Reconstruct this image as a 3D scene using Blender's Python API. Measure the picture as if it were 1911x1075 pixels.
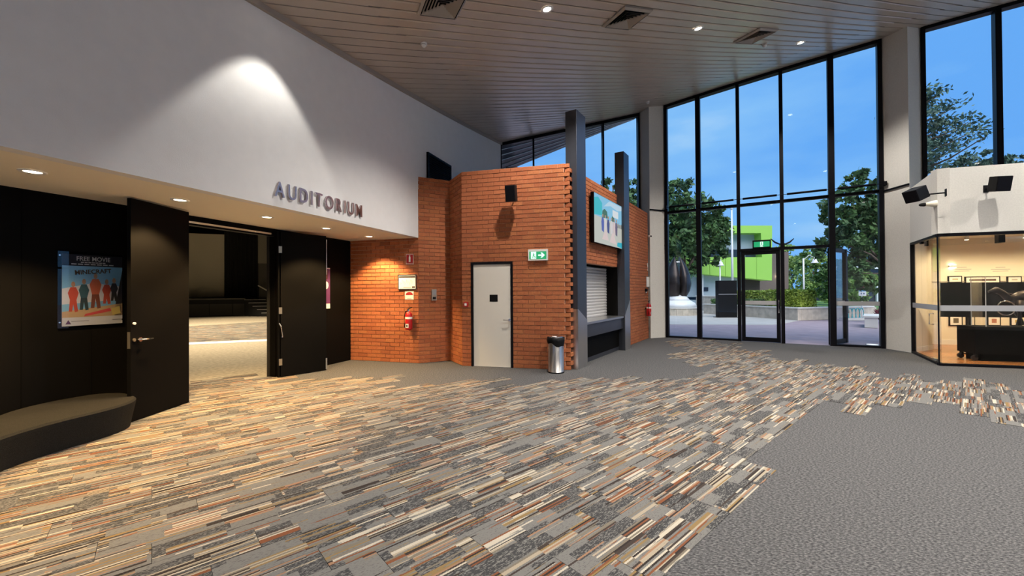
import bpy, bmesh, math, random
import numpy as np
from mathutils import Matrix, Vector
random.seed(7)
for o in list(bpy.data.objects): bpy.data.objects.remove(o)
SC = bpy.context.scene
COL = SC.collection

# ------------------------------------------------------------------ camera
W, HH, FPX = 1911, 1075, 760.0
CX, CY = 955.5, 537.5
PITCH, ROLL, EYE = math.radians(.437), math.radians(-.386), 1.55
_cp, _sp, _cr, _sr = math.cos(PITCH), math.sin(PITCH), math.cos(ROLL), math.sin(ROLL)
FWD = Vector((0, _cp, _sp)); _up0 = Vector((0, -_sp, _cp)); _r0 = Vector((1, 0, 0))
RIGHT = _cr*_r0 + _sr*_up0; UP = -_sr*_r0 + _cr*_up0
cam = bpy.data.cameras.new('camera'); cam.sensor_width = 36; cam.lens = 36*FPX/W
cam.clip_start = .05; cam.clip_end = 500
cob = bpy.data.objects.new('camera', cam); COL.objects.link(cob)
cob.matrix_world = Matrix(((RIGHT.x, UP.x, -FWD.x, 0), (RIGHT.y, UP.y, -FWD.y, 0), (RIGHT.z, UP.z, -FWD.z, EYE), (0, 0, 0, 1)))
SC.camera = cob

# ------------------------------------------------------------------ world: blue dusk sky with soft cloud
wd = bpy.data.worlds.new('dusk_sky'); SC.world = wd; wd.use_nodes = True
nt = wd.node_tree; nt.nodes.clear()
def wn(t, **k):
    n = nt.nodes.new(t)
    for a, b in k.items(): setattr(n, a, b)
    return n
tc = wn('ShaderNodeTexCoord'); mp = wn('ShaderNodeMapping'); mp.inputs['Scale'].default_value = (1.0, 1.0, 3.2); mp.inputs['Rotation'].default_value = (.1, .25, .4)
nz = wn('ShaderNodeTexNoise'); nz.inputs['Scale'].default_value = 2.0; nz.inputs['Detail'].default_value = 5; nz.inputs['Roughness'].default_value = .5
cr = wn('ShaderNodeValToRGB')
cr.color_ramp.elements[0].position = .38; cr.color_ramp.elements[0].color = (.15, .44, .98, 1)
cr.color_ramp.elements[1].position = .72; cr.color_ramp.elements[1].color = (.52, .76, 1.0, 1)
e = cr.color_ramp.elements.new(.55); e.color = (.25, .56, 1.0, 1)
bg = wn('ShaderNodeBackground'); bg.inputs['Strength'].default_value = 1.0
wo = wn('ShaderNodeOutputWorld')
L_ = nt.links.new
L_(tc.outputs['Generated'], mp.inputs[0]); L_(mp.outputs[0], nz.inputs['Vector']); L_(nz.outputs[0], cr.inputs[0]); L_(cr.outputs[0], bg.inputs[0]); L_(bg.outputs[0], wo.inputs[0])
# very soft sun lamp from behind, added to brighten the dusk plaza
sl = bpy.data.lights.new('fill_sun', 'SUN'); sl.energy = 4.4; sl.angle = math.radians(60); sl.color = (1, .93, .85)
so = bpy.data.objects.new('fill_sun', sl); COL.objects.link(so); so.rotation_euler = (math.radians(38), math.radians(-12), math.radians(25))

vs = SC.view_settings
vs.view_transform = 'Standard'; vs.look = 'None'; vs.gamma = 1; vs.use_curve_mapping = False
vs.exposure = 0.0
FOYER_W, SOFFIT_W, HALL_W, GAL_W = 740, 370, 3600, 100

# ------------------------------------------------------------------ pixel -> place helpers
def ray(px, py): return (px-CX)*RIGHT - (py-CY)*UP + FPX*FWD
def gp(px, py, z=0.0):
    d = ray(px, py); t = (z-EYE)/d.z
    return (d.x*t, d.y*t)
class Fr:
    """upright frame: origin on the ground, local x along a heading, local -y towards the foyer"""
    def __init__(s, o, p=None, heading=None, z=0):
        s.o = (o[0], o[1]); s.z = z
        if heading is None:
            s.len = math.hypot(p[0]-o[0], p[1]-o[1]); s.u = ((p[0]-o[0])/s.len, (p[1]-o[1])/s.len)
        else: s.u = (math.sin(math.radians(heading)), math.cos(math.radians(heading)))
        s.v = (-s.u[1], s.u[0]); s.rz = math.atan2(s.u[1], s.u[0])
    def w(s, x, y=0): return (s.o[0]+s.u[0]*x+s.v[0]*y, s.o[1]+s.u[1]*x+s.v[1]*y)
    def loc(s, wx, wy):
        dx, dy = wx-s.o[0], wy-s.o[1]; return (dx*s.u[0]+dy*s.u[1], dx*s.v[0]+dy*s.v[1])
    def wp(s, px, py, y=0.0):       # pixel -> (along, height) on the plane local y = y
        d = ray(px, py); n = s.v
        t = (n[0]*s.o[0]+n[1]*s.o[1]+y)/(n[0]*d.x+n[1]*d.y)
        return (s.loc(d.x*t, d.y*t)[0], EYE+d.z*t)
CB = (5.21866543, 0.07614209, 0.10048946, 0.01016087)
def zc(x, y): return CB[0]+CB[1]*x+CB[2]*y+CB[3]*x*y
def on_ceiling(px, py):
    d = ray(px, py); t = .5/FPX
    while t < 40/FPX and EYE+d.z*t < zc(d.x*t, d.y*t): t += .005/FPX
    return (d.x*t, d.y*t, EYE+d.z*t)

# ------------------------------------------------------------------ materials
def new_mat(name):
    m = bpy.data.materials.new(name); m.use_nodes = True
    return m, m.node_tree, m.node_tree.nodes['Principled BSDF']
def mat(name, col, rough=.6, metal=0, var=0, vscale=20, bump=0, bscale=80, emit=None, estr=0, spec=.5, stretch=None):
    m, t, b = new_mat(name)
    b.inputs['Base Color'].default_value = (*col, 1); b.inputs['Roughness'].default_value = rough; b.inputs['Metallic'].default_value = metal
    b.inputs['Specular IOR Level'].default_value = spec
    if emit:
        b.inputs['Emission Color'].default_value = (*emit, 1); b.inputs['Emission Strength'].default_value = estr
    if var or bump:
        c = t.nodes.new('ShaderNodeTexCoord'); vec = c.outputs['Object']
        if stretch:
            mp = t.nodes.new('ShaderNodeMapping'); mp.inputs['Scale'].default_value = stretch; t.links.new(vec, mp.inputs[0]); vec = mp.outputs[0]
        if var:
            n = t.nodes.new('ShaderNodeTexNoise'); n.inputs['Scale'].default_value = vscale; n.inputs['Detail'].default_value = 4
            t.links.new(vec, n.inputs['Vector'])
            r = t.nodes.new('ShaderNodeValToRGB')
            r.color_ramp.elements[0].position = .3; r.color_ramp.elements[1].position = .7
            r.color_ramp.elements[0].color = (*[max(0, x*(1-var)) for x in col], 1); r.color_ramp.elements[1].color = (*[min(1, x*(1+var)) for x in col], 1)
            t.links.new(n.outputs[0], r.inputs[0]); t.links.new(r.outputs[0], b.inputs['Base Color'])
        if bump:
            n = t.nodes.new('ShaderNodeTexNoise'); n.inputs['Scale'].default_value = bscale; n.inputs['Detail'].default_value = 3
            t.links.new(vec, n.inputs['Vector'])
            bp = t.nodes.new('ShaderNodeBump'); bp.inputs['Strength'].default_value = bump; bp.inputs['Distance'].default_value = .01
            t.links.new(n.outputs[0], bp.inputs['Height']); t.links.new(bp.outputs[0], b.inputs['Normal'])
    return m
def glow(name, col, strength): return mat(name, (.02, .02, .02), .5, emit=col, estr=strength)
class NX:
    def __init__(s, t): s.t = t
    def m(s, op, a, b=0.0, c=None):
        n = s.t.nodes.new('ShaderNodeMath'); n.operation = op
        for i, x in enumerate((a, b, c)):
            if x is None: continue
            if isinstance(x, (int, float)): n.inputs[i].default_value = x
            else: s.t.links.new(x, n.inputs[i])
        return n.outputs[0]
    def vec(s, x, y, z):
        n = s.t.nodes.new('ShaderNodeCombineXYZ')
        for i, q in enumerate((x, y, z)):
            if isinstance(q, (int, float)): n.inputs[i].default_value = q
            else: s.t.links.new(q, n.inputs[i])
        return n.outputs[0]
    def white(s, x, y, z):
        n = s.t.nodes.new('ShaderNodeTexWhiteNoise'); n.noise_dimensions = '3D'; s.t.links.new(s.vec(x, y, z), n.inputs['Vector']); return n.outputs['Value']
    def noise(s, v, scale, detail=2):
        n = s.t.nodes.new('ShaderNodeTexNoise'); n.inputs['Scale'].default_value = scale; n.inputs['Detail'].default_value = detail; s.t.links.new(v, n.inputs['Vector']); return n.outputs[0]
    def ramp(s, f, stops, const=False):
        n = s.t.nodes.new('ShaderNodeValToRGB'); r = n.color_ramp
        if const: r.interpolation = 'CONSTANT'
        while len(r.elements) > 1: r.elements.remove(r.elements[-1])
        r.elements[0].position = stops[0][0]; r.elements[0].color = (*stops[0][1], 1)
        for p, c in stops[1:]:
            e = r.elements.new(p); e.color = (*c, 1)
        s.t.links.new(f, n.inputs[0]); return n.outputs[0]
    def mix(s, f, a, b):
        n = s.t.nodes.new('ShaderNodeMix'); n.data_type = 'RGBA'
        if isinstance(f, (int, float)): n.inputs['Factor'].default_value = f
        else: s.t.links.new(f, n.inputs['Factor'])
        for i, q in ((6, a), (7, b)):
            if isinstance(q, tuple): n.inputs[i].default_value = (*q, 1)
            else: s.t.links.new(q, n.inputs[i])
        return n.outputs[2]
def carpet_plank_mat():
    m, t, b = new_mat('patterned_carpet'); X = NX(t)
    c = t.nodes.new('ShaderNodeTexCoord'); sp = t.nodes.new('ShaderNodeSeparateXYZ'); t.links.new(c.outputs['Object'], sp.inputs[0])
    oi = t.nodes.new('ShaderNodeObjectInfo'); r = X.m('MULTIPLY', oi.outputs['Random'], 50.0)
    u = X.m('ADD', sp.outputs[0], r); v = X.m('ADD', sp.outputs[1], 1.0)
    zig = X.m('MULTIPLY', X.m('PINGPONG', u, .009), .28)
    v2 = X.m('ADD', v, zig)
    rowf = X.m('DIVIDE', v, .0833); row = X.m('FLOOR', rowf)
    shift = X.m('MULTIPLY', X.white(row, r, 3.3), 2.0)
    bu = X.m('FLOOR', X.m('ADD', X.m('DIVIDE', u, .30), shift))
    h1 = X.white(bu, row, r)
    idx = X.m('FLOOR', X.m('DIVIDE', v2, .0125))
    h2 = X.white(idx, bu, r)
    h3 = X.white(idx, X.m('ADD', bu, 31.0), r)
    bl = X.m('FLOOR', X.m('DIVIDE', u, .55))
    h4 = X.white(idx, bl, X.m('ADD', r, 9.0))
    vec = X.vec(X.m('MULTIPLY', u, 6.0), X.m('MULTIPLY', v, 60.0), r)
    n1 = X.noise(vec, 1.0, 3)
    vec2 = X.vec(X.m('MULTIPLY', u, 45.0), X.m('MULTIPLY', v, 190.0), r)
    n2 = X.noise(vec2, 1.0, 2)
    pal = X.ramp(h2, [(0, (.30, .255, .19)), (.17, (.16, .062, .030)), (.29, (.028, .023, .021)), (.43, (.20, .135, .06)), (.52, (.40, .36, .29)), (.65, (.25, .145, .09)), (.76, (.045, .035, .03)), (.88, (.15, .13, .10))], True)
    base = X.mix(X.m('GREATER_THAN', n2, .6), (.150, .146, .138), (.100, .098, .094))
    striped = X.m('MULTIPLY', X.m('LESS_THAN', h1, .46), X.m('GREATER_THAN', X.m('ADD', X.m('MULTIPLY', h3, .55), X.m('MULTIPLY', n1, .8)), .56))
    longs = X.m('MULTIPLY', X.m('GREATER_THAN', h4, .88), X.m('GREATER_THAN', n1, .42))
    sm = X.m('MAXIMUM', striped, longs)
    speck = X.m('MULTIPLY', X.m('GREATER_THAN', h1, .72), X.m('GREATER_THAN', X.m('ADD', n2, X.m('MULTIPLY', n1, .3)), .60))
    col = X.mix(speck, base, (.045, .045, .046))
    col = X.mix(sm, col, pal)
    t.links.new(col, b.inputs['Base Color']); b.inputs['Roughness'].default_value = .95; b.inputs['Specular IOR Level'].default_value = .1
    bp = t.nodes.new('ShaderNodeBump'); bp.inputs['Strength'].default_value = .5; bp.inputs['Distance'].default_value = .004
    t.links.new(n2, bp.inputs['Height']); t.links.new(bp.outputs[0], b.inputs['Normal'])
    return m
def grey_carpet_mat():
    m, t, b = new_mat('grey_carpet'); X = NX(t)
    c = t.nodes.new('ShaderNodeTexCoord'); o = c.outputs['Object']
    mp = t.nodes.new('ShaderNodeMapping'); mp.inputs['Rotation'].default_value = (0, 0, .75); mp.inputs['Scale'].default_value = (1, 1.9, 1); t.links.new(o, mp.inputs[0])
    n1 = X.noise(mp.outputs[0], 52, 3); n2 = X.noise(o, 260, 2)
    f = X.m('ADD', X.m('MULTIPLY', n1, .7), X.m('MULTIPLY', n2, .3))
    col = X.ramp(f, [(.38, (.034, .034, .036)), (.5, (.078, .078, .080)), (.62, (.155, .153, .150))])
    t.links.new(col, b.inputs['Base Color']); b.inputs['Roughness'].default_value = .95; b.inputs['Specular IOR Level'].default_value = .1
    bp = t.nodes.new('ShaderNodeBump'); bp.inputs['Strength'].default_value = .6; bp.inputs['Distance'].default_value = .006
    t.links.new(f, bp.inputs['Height']); t.links.new(bp.outputs[0], b.inputs['Normal'])
    return m
def brick_mat():
    m, t, b = new_mat('orange_brick'); X = NX(t)
    c = t.nodes.new('ShaderNodeTexCoord'); oi = t.nodes.new('ShaderNodeObjectInfo')
    v = t.nodes.new('ShaderNodeVectorMath'); v.operation = 'ADD'; t.links.new(c.outputs['Object'], v.inputs[0]); t.links.new(oi.outputs['Location'], v.inputs[1])
    n = X.noise(v.outputs[0], 60, 4)
    a = X.ramp(n, [(.3, (.30, .088, .036)), (.55, (.41, .135, .056)), (.75, (.50, .19, .088))])
    tint = X.ramp(oi.outputs['Random'], [(0, (.78, .74, .74)), (.5, (1, 1, 1)), (1, (1.0, 1.08, 1.02))])
    mx = t.nodes.new('ShaderNodeMix'); mx.data_type = 'RGBA'; mx.blend_type = 'MULTIPLY'; mx.inputs['Factor'].default_value = 1
    t.links.new(a, mx.inputs[6]); t.links.new(tint, mx.inputs[7]); t.links.new(mx.outputs[2], b.inputs['Base Color'])
    b.inputs['Roughness'].default_value = .85; b.inputs['Specular IOR Level'].default_value = .2
    bp = t.nodes.new('ShaderNodeBump'); bp.inputs['Strength'].default_value = .4; bp.inputs['Distance'].default_value = .004
    t.links.new(n, bp.inputs['Height']); t.links.new(bp.outputs[0], b.inputs['Normal'])
    return m
def glass_mat(name, tint=(1, 1, 1), refl=1.0):
    m = bpy.data.materials.new(name); m.use_nodes = True; t = m.node_tree; t.nodes.clear()
    o = t.nodes.new('ShaderNodeOutputMaterial'); mx = t.nodes.new('ShaderNodeMixShader'); tr = t.nodes.new('ShaderNodeBsdfTransparent'); gl = t.nodes.new('ShaderNodeBsdfGlossy')
    fr = t.nodes.new('ShaderNodeFresnel'); fr.inputs[0].default_value = 1.45
    tr.inputs[0].default_value = (*tint, 1); gl.inputs['Roughness'].default_value = .0
    mm = t.nodes.new('ShaderNodeMath'); mm.operation = 'MULTIPLY'; mm.inputs[1].default_value = refl
    t.links.new(fr.outputs[0], mm.inputs[0]); t.links.new(mm.outputs[0], mx.inputs[0]); t.links.new(tr.outputs[0], mx.inputs[1]); t.links.new(gl.outputs[0], mx.inputs[2]); t.links.new(mx.outputs[0], o.inputs[0])
    return m
def leaf_mat(name, c1, c2):
    m, t, b = new_mat(name); X = NX(t)
    c = t.nodes.new('ShaderNodeTexCoord'); n = X.noise(c.outputs['Object'], 1.3, 4)
    t.links.new(X.ramp(n, [(.35, c1), (.65, c2)]), b.inputs['Base Color']); b.inputs['Roughness'].default_value = .6
    return m
M = dict(
 carpet=grey_carpet_mat(), plank=carpet_plank_mat(), brick=brick_mat(),
 mortar=mat('mortar', (.46, .24, .15), .95, var=.15, vscale=30),
 white=mat('white_wall_paint', (.76, .755, .75), .7, var=.02, vscale=6, bump=.12, bscale=90),
 render_=mat('textured_render', (.66, .645, .60), .85, var=.06, vscale=40, bump=.35, bscale=120),
 soffit=mat('soffit_paint', (.88, .81, .66), .8, bump=.1, bscale=150),
 black=mat('black_panel', (.0036, .0033, .0031), .6, spec=.05, bump=.05, bscale=200),
 blackgap=mat('black_void', (.003, .003, .003), .9, spec=.03),
 ceil=mat('ceiling_board_metal', (.47, .405, .34), .32, metal=.2, var=.04, vscale=3, bump=.02, bscale=8),
 ceilback=mat('ceiling_cavity', (.03, .025, .022), .9),
 ceilvent=mat('vent_grey', (.33, .29, .25), .5),
 steel_dark=mat('dark_steel', (.055, .06, .075), .32, metal=.55, var=.06, vscale=5),
 stainless=mat('stainless_steel', (.55, .54, .53), .28, metal=.95, bump=.04, bscale=30, stretch=(40, 40, 1)),
 shutter=mat('shutter_metal', (.66, .65, .64), .4, metal=.35),
 alu_black=mat('black_aluminium', (.004, .004, .006), .45, spec=.12),
 doorwhite=mat('white_door_paint', (.68, .66, .60), .5),
 fabric=mat('charcoal_felt', (.020, .019, .017), .95, spec=.05, var=.35, vscale=180, bump=.5, bscale=300),
 plastic_w=mat('white_plastic', (.75, .74, .72), .4), plastic_k=mat('black_plastic', (.005, .005, .006), .55, spec=.15),
 paper=mat('paper', (.78, .76, .72), .7), ink=mat('ink', (.05, .05, .06), .7), inkgrey=mat('grey_ink', (.3, .3, .32), .7),
 red=mat('red_enamel', (.42, .012, .014), .3), redsign=mat('red_sign', (.35, .012, .016), .5),
 chrome=mat('chrome', (.8, .8, .82), .18, metal=1), brass=mat('brass_hinge', (.45, .38, .26), .35, metal=.9),
 letter=mat('brushed_letter_metal', (.50, .44, .46), .28, metal=.95),
 glass=glass_mat('clear_glass', (.96, .98, .99), .6), galglass=glass_mat('gallery_glass', (.97, .97, .95), .35),
 frost=mat('frosted_strip', (.38, .39, .41), .6), acryl=glass_mat('acrylic', (.94, .95, .98), .8), caseglass=glass_mat('case_glass', (.98, .98, .98), .25),
 lamp=glow('lamp_lens_white', (1, .93, .82), 14), lampwarm=glow('lamp_lens_warm', (1, .82, .55), 14),
 wood=mat('timber_floor', (.42, .17, .055), .22, var=.25, vscale=3, stretch=(1, 8, 1)),
 cream=mat('gallery_paint', (.74, .69, .58), .7), 
 paving=mat('purple_paving', (.33, .26, .29), .8, var=.12, vscale=2.2), palepave=mat('pale_paving', (.47, .45, .42), .8, var=.08, vscale=1.5),
 stone=mat('sandstone', (.52, .46, .38), .85, var=.2, vscale=4), coping=mat('stone_coping', (.68, .66, .62), .7),
 green=mat('lime_cladding', (.33, .64, .10), .5), blgrey=mat('pale_blue_cladding', (.42, .52, .60), .6), dkglass=mat('dark_window', (.02, .03, .05), .15),
 bark=mat('bark', (.10, .075, .055), .9, var=.3, vscale=6), lawn=mat('lawn', (.12, .24, .06), .9, var=.3, vscale=3),
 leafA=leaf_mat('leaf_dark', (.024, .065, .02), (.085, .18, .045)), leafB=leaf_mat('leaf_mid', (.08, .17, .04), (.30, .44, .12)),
 leafC=leaf_mat('leaf_hedge', (.12, .21, .02), (.42, .52, .08)), leafP=leaf_mat('leaf_pine', (.03, .075, .05), (.08, .15, .09)),
 bronze=mat('dark_bronze', (.045, .036, .034), .35, metal=.7), whitemet=mat('white_metal', (.72, .74, .76), .4),
 screenfab=mat('projection_screen', (.62, .58, .48), .8), hallblack=mat('hall_black', (.010, .010, .010), .9), hallgrey=mat('hall_grey', (.16, .15, .13), .8),
 roofw=mat('white_roof', (.65, .68, .72), .5))

# ------------------------------------------------------------------ mesh + object helpers
class MB:
    def __init__(s): s.v = []; s.f = []
    def add(s, vs, fs):
        k = len(s.v); s.v += [tuple(p) for p in vs]; s.f += [tuple(i+k for i in f) for f in fs]; return s
    def box(s, x0, x1, y0, y1, z0, z1):
        return s.add([(x0, y0, z0), (x1, y0, z0), (x1, y1, z0), (x0, y1, z0), (x0, y0, z1), (x1, y0, z1), (x1, y1, z1), (x0, y1, z1)],
                     [(0, 3, 2, 1), (4, 5, 6, 7), (0, 1, 5, 4), (1, 2, 6, 5), (2, 3, 7, 6), (3, 0, 4, 7)])
    def prism(s, poly, z0, z1):     # poly (x,y); z0/z1 numbers or lists
        n = len(poly); a = z0 if isinstance(z0, (list, tuple)) else [z0]*n; b = z1 if isinstance(z1, (list, tuple)) else [z1]*n
        if sum(poly[i][0]*poly[(i+1) % n][1]-poly[(i+1) % n][0]*poly[i][1] for i in range(n)) < 0:
            poly = poly[::-1]; a = a[::-1]; b = b[::-1]
        return s.add([(p[0], p[1], q) for p, q in zip(poly, a)]+[(p[0], p[1], q) for p, q in zip(poly, b)],
                     [tuple(range(n-1, -1, -1)), tuple(range(n, 2*n))]+[(i, (i+1) % n, n+(i+1) % n, n+i) for i in range(n)])
    def plate(s, poly, y0, y1):     # poly (x,z) extruded along y (y0<y1)
        n = len(poly)
        if sum(poly[i][0]*poly[(i+1) % n][1]-poly[(i+1) % n][0]*poly[i][1] for i in range(n)) < 0: poly = poly[::-1]
        return s.add([(p[0], y0, p[1]) for p in poly]+[(p[0], y1, p[1]) for p in poly],
                     [tuple(range(n)), tuple(range(2*n-1, n-1, -1))]+[((i+1) % n, i, n+i, n+(i+1) % n) for i in range(n)])
    def rect(s, x0, x1, z0, z1, y0, y1): return s.box(x0, x1, y0, y1, z0, z1)
    def tube(s, pts, r, n=8):
        pts = [Vector(p) for p in pts]; rr = r if isinstance(r, (list, tuple)) else [r]*len(pts); k = len(s.v); m = len(pts)
        for i, p in enumerate(pts):
            d = (pts[min(i+1, m-1)]-pts[max(i-1, 0)]).normalized(); q = d.to_track_quat('Z', 'Y')
            for j in range(n):
                a = 2*math.pi*j/n; s.v.append(tuple(p+q @ Vector((math.cos(a)*rr[i], math.sin(a)*rr[i], 0))))
        for i in range(m-1):
            for j in range(n): s.f.append((k+i*n+j, k+i*n+(j+1) % n, k+(i+1)*n+(j+1) % n, k+(i+1)*n+j))
        s.f.append(tuple(k+j for j in range(n-1, -1, -1))); s.f.append(tuple(k+(m-1)*n+j for j in range(n))); return s
    def lathe(s, prof, c=(0, 0, 0), n=20, axis='z', capb=True, capt=True):
        k = len(s.v)
        for r, z in prof:
            for j in range(n):
                a = 2*math.pi*j/n; x, y = r*math.cos(a), r*math.sin(a)
                p = (x, y, z) if axis == 'z' else ((x, -z, y) if axis == '-y' else (z, x, y))
                s.v.append((p[0]+c[0], p[1]+c[1], p[2]+c[2]))
        for i in range(len(prof)-1):
            for j in range(n): s.f.append((k+i*n+j, k+i*n+(j+1) % n, k+(i+1)*n+(j+1) % n, k+(i+1)*n+j))
        if capb: s.f.append(tuple(k+j for j in range(n-1, -1, -1)))
        if capt: s.f.append(tuple(k+(len(prof)-1)*n+j for j in range(n)))
        return s
    def mesh(s, name, m, smooth=False, bevel=0):
        me = bpy.data.meshes.new(name); me.from_pydata(s.v, [], s.f); me.update()
        if bevel:
            b = bmesh.new(); b.from_mesh(me); bmesh.ops.bevel(b, geom=list(b.edges), offset=bevel, segments=2, affect='EDGES', profile=.6); b.to_mesh(me); b.free()
        me.materials.append(M[m] if isinstance(m, str) else m)
        if smooth:
            for p in me.polygons: p.use_smooth = True
        return me
    def build(s, name, m, parent=None, smooth=False, bevel=0):
        o = bpy.data.objects.new(name, s.mesh(name, m, smooth, bevel)); COL.objects.link(o); o.parent = parent; return o
def tag(o, label=None, cat=None, group=None, kind=None):
    if label: o['label'] = label
    if cat: o['category'] = cat
    if group: o['group'] = group
    if kind: o['kind'] = kind
    return o
def thing(name, label, cat, loc=(0, 0, 0), rz=0, group=None):
    o = bpy.data.objects.new(name, None); COL.objects.link(o); o.empty_display_size = .1
    o.location = loc; o.rotation_euler = (0, 0, rz); return tag(o, label, cat, group)
def fthing(name, label, cat, fr, x=0, y=0, z=0, group=None):
    w = fr.w(x, y); return thing(name, label, cat, (w[0], w[1], fr.z+z), fr.rz, group)
def place(o, fr): o.location = (fr.o[0], fr.o[1], fr.z); o.rotation_euler = (0, 0, fr.rz); return o
def struct(name, mb, m, fr=None, label=None, **k):
    o = mb.build(name, m, **k); o['kind'] = 'structure'
    if label: o['label'] = label
    if fr: place(o, fr)
    return o
def copy_tree(o, parent=None):
    c = o.copy(); COL.objects.link(c); c.parent = parent
    for ch in list(o.children): copy_tree(ch, c)
    return c
def spot(name, parent, loc, power, angle, col=(1, .9, .76), blend=.35, rad=.05, rot=(0, 0, 0)):
    l = bpy.data.lights.new(name, 'SPOT'); l.energy = power; l.spot_size = math.radians(angle); l.spot_blend = blend; l.color = col; l.shadow_soft_size = rad
    o = bpy.data.objects.new(name, l); COL.objects.link(o); o.parent = parent; o.location = loc; o.rotation_euler = rot; return o
def text(body, size, depth, m, parent, x, y, z, name='lettering', offset=0.0, align='LEFT', xs=1.0, rot=0.0):
    """flat lettering on a wall face: local x along the wall, z up, facing -y"""
    cu = bpy.data.curves.new('t', 'FONT'); cu.body = body; cu.size = size; cu.extrude = depth; cu.offset = offset; cu.align_x = align; cu.resolution_u = 4
    t = bpy.data.objects.new('t', cu); COL.objects.link(t); bpy.context.view_layer.update()
    me = bpy.data.meshes.new_from_object(t.evaluated_get(bpy.context.evaluated_depsgraph_get())); bpy.data.objects.remove(t); bpy.data.curves.remove(cu)
    c, s = math.cos(rot), math.sin(rot)
    for v in me.vertices:
        a, b, d = v.co.x*xs, v.co.y, v.co.z
        v.co = (x+a*c-b*s, y-d-depth, z+a*s+b*c)
    me.materials.clear(); me.materials.append(M[m] if isinstance(m, str) else m); me.name = name
    o = bpy.data.objects.new(name, me); COL.objects.link(o); o.parent = parent; return o
def clip_convex(poly, a, b, c):     # keep a*x+b*y<=c
    out = []; n = len(poly)
    for i in range(n):
        p, q = poly[i], poly[(i+1) % n]; dp, dq = a*p[0]+b*p[1]-c, a*q[0]+b*q[1]-c
        if dp <= 0: out.append(p)
        if dp*dq < 0: t = dp/(dp-dq); out.append((p[0]+(q[0]-p[0])*t, p[1]+(q[1]-p[1])*t))
    return out
def clip_to(poly, conv):            # conv counter-clockwise
    n = len(conv)
    for i in range(n):
        p, q = conv[i], conv[(i+1) % n]; ex, ey = q[0]-p[0], q[1]-p[1]
        poly = clip_convex(poly, ey, -ex, ey*p[0]-ex*p[1])
        if len(poly) < 3: return []
    return poly
def inside(p, poly):
    r = False; n = len(poly)
    for i in range(n):
        a, b = poly[i], poly[(i+1) % n]
        if (a[1] > p[1]) != (b[1] > p[1]) and p[0] < (b[0]-a[0])*(p[1]-a[1])/(b[1]-a[1])+a[0]: r = not r
    return r

# ------------------------------------------------------------------ plan of the building
A1, A0 = (-2.024, 8.82), (-3.70, 9.325)
U0 = 19.5
FAS = Fr((A1[0]-12*math.sin(math.radians(U0)), A1[1]-12*math.cos(math.radians(U0))), heading=U0)   # A1 at x=12
BLK = Fr((A0[0]-12*math.sin(math.radians(U0)), A0[1]-12*math.cos(math.radians(U0))), heading=U0)   # A0 at x=12
ZS, ZB = 2.72, 4.05
B1, C0, C1, D1 = (-1.495, 9.10), (-1.40, 9.175), (-1.042, 8.50), (1.142, 7.945)
E_, WEND, NOSEL = (-.37, 13.66), (4.33, 13.75), (4.46, 13.12)
L1, R1 = (5.10, 13.42), (9.65, 10.60)
NOSER = (9.62, 9.82)
W1 = Fr(L1, R1)
W2S = W1.w(W1.len+.78); W2E = W1.w(W1.len+5.2)
GCOR = (8.548, 8.16)
GL, GR = Fr(NOSER, GCOR), Fr(GCOR, heading=106.4)
KIO = Fr((1.29, 8.0), heading=32.9)
FOYER = [FAS.w(0), (14.2, FAS.w(0)[1]), (14.2, 7.9), W2E, W2S, R1, L1, WEND, E_]
FOYER_CCW = [FAS.w(0), (14.2, FAS.w(0)[1]), W2E, L1, WEND, E_]

# ------------------------------------------------------------------ floor and carpet
fl = struct('floor', MB().prism([FAS.w(0, 1.9), (14.2, FAS.w(0)[1]), (14.2, 7.6), W2E, L1, WEND, FAS.w(16.9, 1.9)], -.2, 0), 'carpet', label='mottled grey carpet')
CH = 48.5
PL = Fr((0, 0), heading=CH)
outline = [(-60, 1000), (-60, 690), (350, 688), (430, 698), (505, 712), (560, 715), (610, 712), (690, 705), (704, 716), (800, 724), (850, 716), (915, 712), (940, 722), (1010, 717), (1065, 713), (1120, 706), (1180, 706),
           (1225, 712), (1274, 707), (1330, 687), (1312, 680), (1278, 671), (1271, 656), (1273, 643), (1236, 633), (1326, 634), (1386, 648), (1445, 666), (1512, 684), (1560, 684), (1613, 689), (1643, 700), (1713, 708), (1758, 715),
           (1840, 714), (1911, 724), (1960, 730), (1960, 775), (1896, 781), (1840, 769), (1788, 764), (1736, 755), (1691, 749), (1632, 752), (1572, 760), (1524, 757), (1440, 825), (1395, 880), (1317, 978), (1214, 1075)]
opoly = [gp(*p) for p in outline]+[(.35, 1.6), (-.6, .7), (-3.5, .3)]
pl, pw = 1.0, .25
pmesh = MB().box(-pl/2+.0015, pl/2-.0015, -pw/2+.0015, pw/2-.0015, 0, .005).mesh('carpet_plank', 'plank')
cells = []
for j in range(-60, 60):
    for i in range(-14, 22):
        for q in range(2):          # half planks give the stepped edge
            pass
        x = (i+(.5 if j % 2 else 0)+(.25 if j % 4 >= 2 else 0))*pl; y = j*pw
        w = PL.w(x, y)
        hits = sum(inside(PL.w(x+a, y), opoly) for a in (-.36, -.12, .12, .36))
        if hits >= 2: cells.append((math.hypot(*w), x, y))
cells.sort()
FASX = lambda w: BLK.loc(*w)[1]
cells = [c for c in cells if FASX(PL.w(c[1], c[2])) < .9]
for d, x, y in cells[:300]:
    o = bpy.data.objects.new('carpet_plank', pmesh); COL.objects.link(o); w = PL.w(x, y); o.location = (w[0], w[1], 0); o.rotation_euler = (0, 0, PL.rz); o.parent = fl
rest = MB()
for d, x, y in cells[300:]:
    rest.box(x-pl/2+.0015, x+pl/2-.0015, y-pw/2+.0015, y+pw/2-.0015, 0, .005)
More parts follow.
